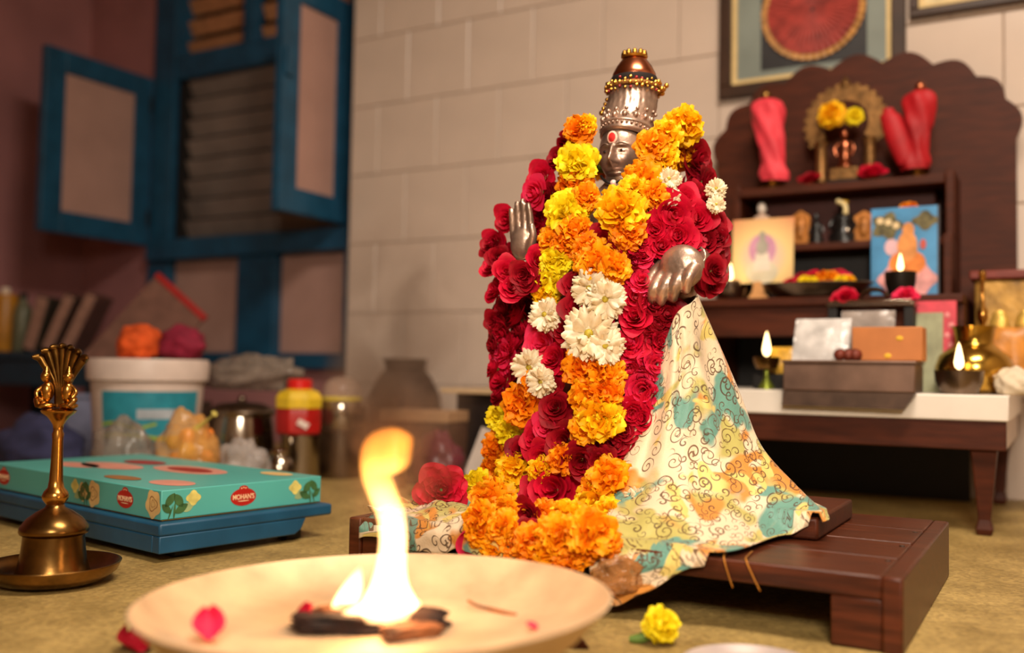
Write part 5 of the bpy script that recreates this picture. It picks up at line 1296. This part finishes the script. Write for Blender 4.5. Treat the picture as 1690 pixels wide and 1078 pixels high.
# booklets behind the orange carton
b_ = base(1545, 600, 2.25, ZT)
bk1 = thing('pink_booklet', b_, 'booklet with a pink patterned cover standing behind the carton', 'booklet', rot=(-.12, 0, 0))
hh = on_y(1545, 494, 2.25)[2] - ZT
MB().span((-.045, 0, 0), (.038, .012, hh)).build('cover', mat('pink_cover', (206, 62, 78), .45, var=.15, scale=30), bk1, bevel=.001)
for k in range(5): MB().ball((.020 + .008 * (k % 2), -.0005, hh * .40 + k * .022), (.006, .001, .006), 10, 6).build('printed_flower', mat('pale_pink_print', (226, 140, 140), .5), bk1)
o = MB().span((-.03, 0, 0), (.030, .008, hh * .86)).build('green_booklet', mat('pale_green_cover', (150, 152, 120), .5, var=.25, scale=16), loc=base(1530, 600, 2.225, ZT), bevel=.001); o.rotation_euler = (-.10, 0, 0); tag(o, 'pale green booklet standing in front of the pink booklet', 'booklet')
# small dark stand with tray and arch
xa, xb = on_y(1368, 500, 2.22)[0], on_y(1512, 500, 2.22)[0]; zt_ = on_y(1440, 500, 2.22)[2]
sd_ = thing('tray_stand', ((xa + xb) / 2, 2.22, ZT), 'dark steel-rimmed tray on a stand behind the metal box', 'tray'); ww = (xb - xa) / 2
MB().span((-ww, -.03, zt_ - ZT - .010), (ww, .04, zt_ - ZT)).build('tray_top', M_dsteel, sd_, bevel=.003)
MB().span((-ww + .005, -.032, zt_ - ZT - .002), (ww - .005, -.028, zt_ - ZT + .004)).build('tray_rim', M_steel, sd_, bevel=.001)
for s_ in (-1, 1): MB().span((s_ * (ww - .012) - .01, -.025, 0), (s_ * (ww - .012) + .01, .035, zt_ - ZT - .010)).build('leg', M_dark, sd_, bevel=.002)
b_ = base(1443, 497, 2.225, zt_ + .0005); wr = 27 / ppm(b_)
ar = MB(); outer = [(wr * math.cos(t), wr * .95 * math.sin(t)) for t in [PI * i / 14 for i in range(15)]]; inner = [(wr * .78 * math.cos(t), wr * .70 * math.sin(t)) for t in [PI * i / 14 for i in range(14, -1, -1)]]
for i in range(14):
    a0, a1 = PI * i / 14, PI * (i + 1) / 14
    q4 = [(wr * math.cos(a0), wr * .95 * math.sin(a0)), (wr * math.cos(a1), wr * .95 * math.sin(a1)), (wr * .78 * math.cos(a1), wr * .7 * math.sin(a1)), (wr * .78 * math.cos(a0), wr * .7 * math.sin(a0))]
    ar.prism(q4, .028, c=(0, -.014, 0))
o = ar.build('silver_arch', M_steel, loc=b_, auto=40); tag(o, 'small silver arch ornament between red flowers on the tray', 'ornament')
def heap(px, py, Y, z, cols_, n, spread, rad, labels, group):
    q = base(px, py, Y, z)
    for k in range(n):
        a = k * 2.4; rr = spread * math.sqrt((k + .3) / n)
        c = cols_[k % len(cols_)]
        o = put_flower(None, c, (q[0] + rr * math.cos(a), q[1] + rr * .45 * math.sin(a), z + rad * .72), Vector((math.cos(a) * .4, -.7, .7)), rad * rnd.uniform(.9, 1.1))
        o.name = 'rose_bloom' if c in ('red', 'pink', 'dark') else 'marigold_bloom'
        tag(o, labels[k], 'flower', group)
heap(1396, 495, 2.215, zt_ + .001, ['red'], 3, .026, .022, ['red rose nearest the silver arch on its left', 'leftmost red rose on the dark tray', 'red rose at the back left of the tray'], 'red roses left of the silver arch')
heap(1494, 495, 2.215, zt_ + .001, ['pink'], 3, .022, .022, ['pink-red rose nearest the silver arch on its right', 'pink-red rose at the front right of the tray', 'rightmost pink-red rose on the tray beside the pink booklet'], 'red roses right of the silver arch')
# ornate gold cloth bundle and brass handle at the right
b_ = base(1640, 560, 2.42, ZT)
ob = thing('gold_brocade_box', b_, 'box covered in brown and gold brocade at the right of the altar', 'box')
xl = max(on_y(1582, 480, 2.42)[0], -.166) - b_[0]; xr = .09; ht = on_y(1640, 448, 2.42)[2] - ZT
m_broc = mat('gold_brocade', (150, 100, 52), .4, .3, var=.5, scale=14, col2=(206, 158, 74), bump=.4, bscale=40)
MB().span((xl, -.02, 0), (xr, .16, ht - .02)).build('box_body', m_broc, ob, bevel=.006)
MB().span((xl - .01, -.03, ht - .02), (xr + .01, .17, ht)).build('box_lid', mat('maroon_lid', (112, 44, 34), .5, var=.2, scale=20), ob, bevel=.004)
for k in range(3): MB().ball((xl + .05 + k * .05, -.022, ht * .55), (.02, .006, .035), 16, 10).build('brocade_motif', mat('gold_motif', (204, 164, 76), .35, .5, var=.3, scale=50), ob)
b_ = (-.145, 2.32, ZT)
st_ = thing('brass_incense_stand', b_, 'slender brass incense stand behind the brass water pot', 'incense stand')
hs = on_y(1612, 448, 2.36)[2] - ZT
MB().lathe([(0, 0), (.022, 0), (.02, .006), (.006, .012), (.005, hs * .55), (.011, hs * .6), (.011, hs * .66), (.005, hs * .7), (.004, hs * .9), (.008, hs * .93), (.008, hs * .98), (0, hs)], 20).build('stand_body', M_brass_b, st_, auto=50)
# ------------------------------------------------------------------ platform: cards, dish of flowers
b_ = base(1250, 492, 2.40, ZP); zc0 = on_y(1250, 466, 2.37)[2]; zc1 = on_y(1250, 358, 2.37)[2]
xl, xr = on_y(1203, 420, 2.37)[0] - b_[0], on_y(1305, 420, 2.37)[0] - b_[0]
cd = thing('picture_card', b_, 'orange and pink picture card with a white seated figure on a small wooden foot', 'picture', rot=(-.05, 0, 0))
def card_material(name, centre, c_in, c_mid, c_out, r):
    m = bpy.data.materials.new(name); nt, b = nodes_of(m); N = nt.nodes; L = nt.links
    tc = N.new('ShaderNodeTexCoord'); mp = N.new('ShaderNodeVectorMath'); mp.operation = 'DISTANCE'; mp.inputs[1].default_value = centre; L.new(tc.outputs['Object'], mp.inputs[0])
    rp = N.new('ShaderNodeValToRGB'); mr = N.new('ShaderNodeMapRange'); mr.inputs['From Max'].default_value = r; L.new(mp.outputs['Value'], mr.inputs['Value']); L.new(mr.outputs[0], rp.inputs[0])
    e = rp.color_ramp.elements; e[0].color = lin(c_in); e[1].color = lin(c_out); k = e.new(.5); k.color = lin(c_mid); L.new(rp.outputs[0], b.inputs['Base Color']); b.inputs['Roughness'].default_value = .35; return m
hc = zc1 - ZP; lowc = zc0 - ZP; mid = ((xl + xr) / 2, -.01, lowc + (hc - lowc) * .4)
MB().span((xl, -.008, lowc), (xr, -.004, hc)).build('card', card_material('card_sunrise', mid, (226, 190, 210), (232, 206, 140), (214, 130, 90), .13), cd)
cx_ = (xl + xr) / 2; wv = xr - xl
def flat_shape(par, pts, y, m, name, t=.0008): MB().prism(pts, t, c=(0, y, 0)).build(name, m, par, smooth=False)
flat_shape(cd, oval(cx_, lowc + .085, .034, .038, 28), -.0092, mat('print_halo_pink', (206, 150, 176), .4, var=.1), 'printed_halo')
flat_shape(cd, oval(cx_, lowc + .028, .040, .030, 24), -.0102, mat('print_pale_robe', (214, 204, 176), .4, var=.1), 'printed_robe')
flat_shape(cd, [(cx_ - .022, lowc + .03), (cx_ + .022, lowc + .03), (cx_ + .016, lowc + .075), (cx_ - .016, lowc + .075)], -.0108, mat('print_pale_body', (226, 214, 196), .4, var=.1), 'printed_body')
flat_shape(cd, oval(cx_, lowc + .090, .015, .020, 20), -.0112, mat('print_grey_head', (170, 164, 150), .4, var=.15), 'printed_head')
flat_shape(cd, oval(cx_, lowc + .118, .008, .012, 14), -.0116, MATS['print_grey_head'], 'printed_hair')
MB().prism([(-.030, 0), (.032, 0), (.014, .022), (.010, lowc + .004), (-.010, lowc + .004), (-.014, .022)], .02, c=(cx_ * .2, -.012, 0)).build('foot', mat('pale_wood', (206, 150, 92), .5, var=.15, scale=12), cd, bevel=.002)
b_ = base(1495, 492, 2.40, ZP); zc1 = on_y(1495, 342, 2.40)[2] - ZP; xl, xr = on_y(1438, 420, 2.40)[0] - b_[0], on_y(1551, 420, 2.40)[0] - b_[0]
bp_ = thing('blue_picture', b_, 'sky-blue picture of an orange seated figure leaning at the right of the platform', 'picture', rot=(-.04, 0, 0))
MB().span((xl, -.010, 0), (xr, -.002, zc1)).build('picture_board', mat('print_sky_blue', (72, 140, 190), .35, var=.25, scale=9), bp_, bevel=.001)
MB().span((xr - .004, -.012, 0), (xr, -.002, zc1)).build('board_edge', mat('dark_edge', (60, 60, 66), .4), bp_)
cx_ = (xl + xr) / 2 + .006
flat_shape(bp_, oval(xl + .035, zc1 * .80, .032, .030, 20, 5, .2), -.0108, mat('print_olive_leaves', (96, 88, 52), .5, var=.4, scale=60), 'printed_foliage')
flat_shape(bp_, oval(xr - .03, zc1 * .84, .026, .020, 20, 4, .2), -.0108, MATS['print_olive_leaves'], 'printed_foliage')
for dx, dz in ((-.06, .86), (-.042, .84), (-.025, .80)): flat_shape(bp_, oval(cx_ + dx, zc1 * dz, .008, .008, 12), -.0116, mat('print_cream_bloom', (220, 196, 150), .5), 'printed_bloom')
flat_shape(bp_, oval(cx_, zc1 * .20, .062, .042, 28, 6, .08), -.0112, mat('print_pink_lotus', (214, 150, 150), .5, var=.2, scale=40), 'printed_lotus')
flat_shape(bp_, oval(cx_, zc1 * .38, .040, .030, 24), -.0118, mat('print_orange_robe', (216, 122, 44), .5, var=.25, scale=40), 'printed_robe')
flat_shape(bp_, oval(cx_, zc1 * .56, .022, .036, 24), -.0124, mat('print_orange_body', (206, 136, 70), .5, var=.2, scale=40), 'printed_body')
flat_shape(bp_, oval(cx_ + .002, zc1 * .74, .013, .018, 18), -.013, MATS['print_orange_body'], 'printed_head')
flat_shape(bp_, oval(cx_ + .034, zc1 * .58, .007, .012, 12), -.0126, mat('print_red_hand', (186, 80, 70), .5), 'printed_hand')
flat_shape(bp_, oval(cx_ - .034, zc1 * .56, .016, .02, 14), -.0116, mat('print_pale_pink', (206, 170, 180), .5), 'printed_scarf')
heap(1500, 346, 2.46, ZP + zc1 - .004, ['orange', 'gold'], 2, .014, .016, ['orange marigold perched on top of the blue picture', 'golden marigold perched on top of the blue picture'], 'marigolds on the blue picture')
b_ = base(1348, 490, 2.335, ZP); rp_ = 92 / ppm(b_)
dp = thing('flower_dish', b_, 'wide dark steel dish of flowers on the altar platform', 'dish')
MB().lathe([(0, 0), (rp_ * .62, 0), (rp_ * .74, .006), (rp_ * .92, .026), (rp_ * 1.0, .032), (rp_ * .98, .034), (rp_ * .88, .028), (rp_ * .7, .010), (0, .006)], 56, sy=.5).build('dish_body', M_dsteel, dp, auto=50)
dish_fl = [('red', -.062, .0, .034, .026, 'leftmost red rose in the flower dish'), ('dark', -.040, .012, .046, .026, 'dark red rose near the left of the flower dish'), ('red', -.014, .014, .050, .026, 'red rose at the back middle of the flower dish'), ('red', -.036, -.014, .036, .022, 'small red rose at the front left of the flower dish'), ('orange', .016, .002, .044, .022, 'deep orange marigold in the middle of the flower dish'), ('gold', .034, -.006, .042, .022, 'golden marigold right of the deep orange one in the dish'), ('red', .044, .016, .052, .026, 'topmost red rose at the right back of the flower dish'), ('pink', .056, .012, .046, .024, 'pink-red rose at the right of the flower dish'), ('lemon', -.022, -.024, .034, .018, 'left one of the two lemon marigolds at the front left rim of the dish'), ('lemon', -.006, -.026, .033, .017, 'right one of the two lemon marigolds at the front left rim of the dish'), ('lemon', .060, -.018, .034, .018, 'lemon marigold at the right front rim of the flower dish'), ('yellow', .074, -.010, .034, .018, 'rightmost yellow marigold in the flower dish')]
for i, (c, dx, dy, dz, r, lab) in enumerate(dish_fl):
    o = put_flower(None, c, (b_[0] + dx, b_[1] + dy, b_[2] + dz), Vector((dx * 4, -.7, .8)), r); o.name = 'rose_bloom' if c in ('red', 'dark', 'pink') else 'marigold_bloom'
    tag(o, lab, 'flower', 'roses in the flower dish' if o.name.startswith('rose') else 'marigolds in the flower dish')
# ------------------------------------------------------------------ middle shelf figures
M_black = mat('black_stone', (22, 20, 20), .3, var=.3, scale=30)
M_plq = mat('gold_brown_plaque', (176, 112, 48), .45, .3, var=.3, scale=30, bump=.3, bscale=60)
def plaque(px, label):
    b_ = base(px, 402, 2.50, ZM); hh = on_y(px, 346, 2.50)[2] - ZM
    o = thing('gold_plaque', b_, label, 'plaque', rot=(-.06, 0, 0)); w = .024
    MB().prism([(-w, 0), (w, 0), (w, hh * .82), (w * .6, hh * .9), (0, hh), (-w * .6, hh * .9), (-w, hh * .82)], .01).build('plate', M_plq, o, bevel=.002)
    MB().ball((0, -.001, hh * .5), (w * .55, .006, hh * .3), 14, 10).build('relief_figure', M_plq, o)
    MB().ball((0, -.002, hh * .78), (.007, .006, .008), 12, 8).build('relief_head', M_plq, o)
plaque(1320, 'golden brown plaque left of the black figurine on the middle shelf'); plaque(1425, 'golden brown plaque right of the black figurine on the middle shelf')
def figurine(px, py, Y, z, top, w, m, label, extra=None, mh=None, cat='figurine', name='seated_figurine'):
    b_ = base(px, py, Y, z); hh = on_y(px, top, Y)[2] - z
    o = thing(name, b_, label, cat)
    MB().lathe([(0, 0), (w, 0), (w * 1.02, hh * .05), (w * .95, hh * .09), (w * .9, hh * .16), (w * .96, hh * .24), (w * .6, hh * .36), (w * .58, hh * .52), (w * .72, hh * .62), (w * .55, hh * .70), (w * .2, hh * .74), (w * .2, hh * .78), (0, hh * .78)], 24, sy=.75).build('figure_body', m, o, auto=60)
    MB().ball((0, 0, hh * .85), (w * .34, w * .34, hh * .10), 16, 10).build('figure_head', mh or m, o)
    MB().lathe([(w * .32, hh * .9), (w * .25, hh * .96), (0, hh)], 16).build('headdress', mh or m, o)
    for s_ in (-1, 1): MB().tube(catmull([(s_ * w * .62, 0, hh * .62), (s_ * w * .85, -w * .2, hh * .42), (s_ * w * .4, -w * .6, hh * .34)], 8), w * .13, 8).build('figure_arm', m, o)
    return o, hh
o, hh = figurine(1391, 400, 2.51, ZM, 332, .036, M_black, 'black stone figurine with a white and yellow scarf on the middle shelf')
MB().tube(catmull([(-.010, -.018, hh * .98), (.010, -.026, hh * .86), (.012, -.030, hh * .66)], 8), .006, 8).build('scarf', mat('cream_scarf', (226, 206, 150), .7), o)
MB().ball((0, -.01, hh * .95), (.016, .012, .006), 12, 6).build('flower_cap', mat('yellow_cap', (206, 160, 40), .7), o)
MB().ball((.016, -.03, hh * .30), (.006, .004, .008), 10, 6).build('silver_eye', M_steel, o)
figurine(1347, 402, 2.50, ZM, 352, .020, M_black, 'thin black figurine between the left plaque and the large black one')
o, hh = figurine(1257, 400, 2.52, ZM, 334, .034, mat('pale_stone', (190, 160, 140), .6, var=.15), 'pale stone figurine with white head behind the orange card', mh=mat('white_stone', (214, 200, 186), .5))
# ------------------------------------------------------------------ top shelf
def wrapped(px, py, top, w, m, mh, label, lean, seed):
    b_ = base(px, py, 2.56, ZU); hh = on_y(px, top, 2.56)[2] - ZU
    o = thing('cloth_wrapped_figure', b_, label, 'figurine')
    MB().lathe([(0, 0), (w * .95, 0), (w, .008), (w * .7, .016), (w * .9, .026), (0, .027)], 28).build('figure_base', M_brass, o, auto=50)
    rows = []; n = 40; L_ = 34
    prof = [(0, .85), (.08, .95), (.2, .74), (.35, .82), (.5, .92), (.65, 1.0), (.78, 1.12), (.86, .95), (.9, .5)]
    mb = MB()
    for i in range(L_):
        t = i / (L_ - 1) * .9; r = np.interp(t, [q[0] for q in prof], [q[1] for q in prof]) * w; row = []
        for j in range(n):
            a = 2 * PI * j / n; f = 1 + .10 * math.sin(a * 5 + t * 14 + seed) + .10 * mnoise.noise(Vector((math.cos(a) * 2, math.sin(a) * 2, t * 7 + seed)))
            row.append(Vector((r * f * math.cos(a) + lean * (t - .3) * hh, r * f * math.sin(a) * .75, .027 + (hh - .027) * t)))
        rows.append(row + [row[0]])
    mb.grid(rows); cl_ = mb.build('cloth_wrap', m, o, auto=0)
    hx0 = lean * .6 * hh
    MB().ball((hx0, -.004, hh * .94), (w * .36, w * .36, hh * .055), 16, 10).build('figure_head', mh, o)
    MB().lathe([(w * .30, hh * .965), (w * .2, hh * .99), (0, hh)], 14, c=(hx0, -.004, 0)).build('headdress', mh, o)
    return o, hh, cl_
wrapped(1274, 300, 148, .040, mat('pink_wrap', (226, 62, 76), .6, var=.12, scale=12), M_brass, 'small brass figure wrapped in bright pink cloth at the left of the top shelf', -.10, 2)
M_redwrap = mat('crimson_wrap', (170, 14, 26), .6, var=.15, scale=12)
o, hh, cl_ = wrapped(1513, 285, 136, .036, M_redwrap, M_copper, 'small figure wrapped in crimson cloth at the right of the top shelf', .06, 5)
mb = MB(); rows = []
for i in range(16):
    t = i / 15; row = []
    for j in range(16):
        a = 2 * PI * j / 16; r = .022 * (1 + .35 * math.sin(PI * t)) * (1 if t < .92 else .6)
        row.append(Vector((-.022 - .045 * t + r * math.cos(a), r * .7 * math.sin(a) - .004, .04 + (hh * .60) * t)))
    rows.append(row + [row[0]])
mb.grid(rows); mb.build('cloth_end', M_redwrap, o, auto=0)
# brass shrine with arch
b_ = base(1395, 292, 2.56, ZU); k = ppm(b_); hh = on_y(1395, 140, 2.56)[2] - ZU
sh = thing('brass_shrine', b_, 'brass shrine with a round halo arch and yellow flowers on the top shelf', 'shrine')
M_oldbrass = mat('old_brass', (132, 96, 56), .45, .8, var=.3, scale=40, bump=.3, bscale=90)
MB().span((-.042, -.03, 0), (.042, .03, .012)).build('plinth', M_dark, sh, bevel=.002); MB().span((-.036, -.026, .012), (.036, .026, .045)).build('pedestal', M_oldbrass, sh, bevel=.004)
for s_ in (-1, 1): MB().lathe([(0, .012), (.018, .012), (.020, .018), (.014, .03), (.014, hh * .40), (.020, hh * .45), (0, hh * .46)], 20, c=(s_ * .060, 0, 0)).build('pillar', M_oldbrass, sh, auto=50)
ra = MB(); cz = hh * .62; R0, R1_ = .058, .098; pts = []
for i in range(36):
    a0, a1 = math.radians(-35 + 250 * i / 36), math.radians(-35 + 250 * (i + 1) / 36); bump_ = .006 * (i % 2)
    ra.prism([(R0 * math.cos(a0), cz + R0 * math.sin(a0)), ((R1_ + bump_) * math.cos(a0), cz + (R1_ + bump_) * math.sin(a0)), ((R1_ + bump_) * math.cos(a1), cz + (R1_ + bump_) * math.sin(a1)), (R0 * math.cos(a1), cz + R0 * math.sin(a1))], .012, c=(0, -.006, 0))
ra.build('halo_arch', M_oldbrass, sh, smooth=False)
MB().lathe([(.012, 0), (.014, .01), (.006, .02), (0, .032)], 14, c=(0, 0, cz + R1_ - .004)).build('finial', M_oldbrass, sh)
fg = MB(); fg.ball((0, -.008, .085), (.014, .010, .036), 16, 10); fg.ball((0, -.010, .132), (.010, .010, .013), 14, 10); fg.tube(catmull([(-.013, -.01, .11), (-.024, -.014, .095), (-.018, -.018, .075)], 8), .004, 8); fg.tube(catmull([(.013, -.01, .11), (.024, -.014, .095), (.018, -.018, .075)], 8), .004, 8); fg.ball((0, -.008, .05), (.02, .014, .008), 14, 8)
fg.build('copper_figure', M_copper, sh, auto=60)
for px, py, r, c in ((1372, 190, 24, 'yellow'), (1410, 193, 16, 'lemon')):
    q = on_y(px, py, 2.53); o = put_flower(None, c, q, (0, -1, .3), r / ppm(q)); o.name = 'marigold_bloom'; tag(o, 'larger golden flower tucked into the brass halo arch' if r > 20 else 'smaller lemon flower tucked into the brass halo arch', 'flower')
for px, r, c, lab in ((1337, 17, 'dark', 'dark red rose left of the brass shrine on the top shelf'), (1440, 22, 'red', 'red rose right of the brass shrine on the top shelf')):
    b_ = base(px, 292, 2.53, ZU); rr = r / ppm(b_); o = put_flower(None, c, (b_[0], b_[1], ZU + rr * .75), (0, -.6, .7), rr * 1.15); o.name = 'rose_bloom'; tag(o, lab, 'flower')
# low white step at the far right by the wall
o = MB().span((.02, 2.50, 0), (.6, 2.74, .11)).build('white_step', M_marble, bevel=.004); tag(o, 'low white stone step against the wall right of the altar table', 'step')
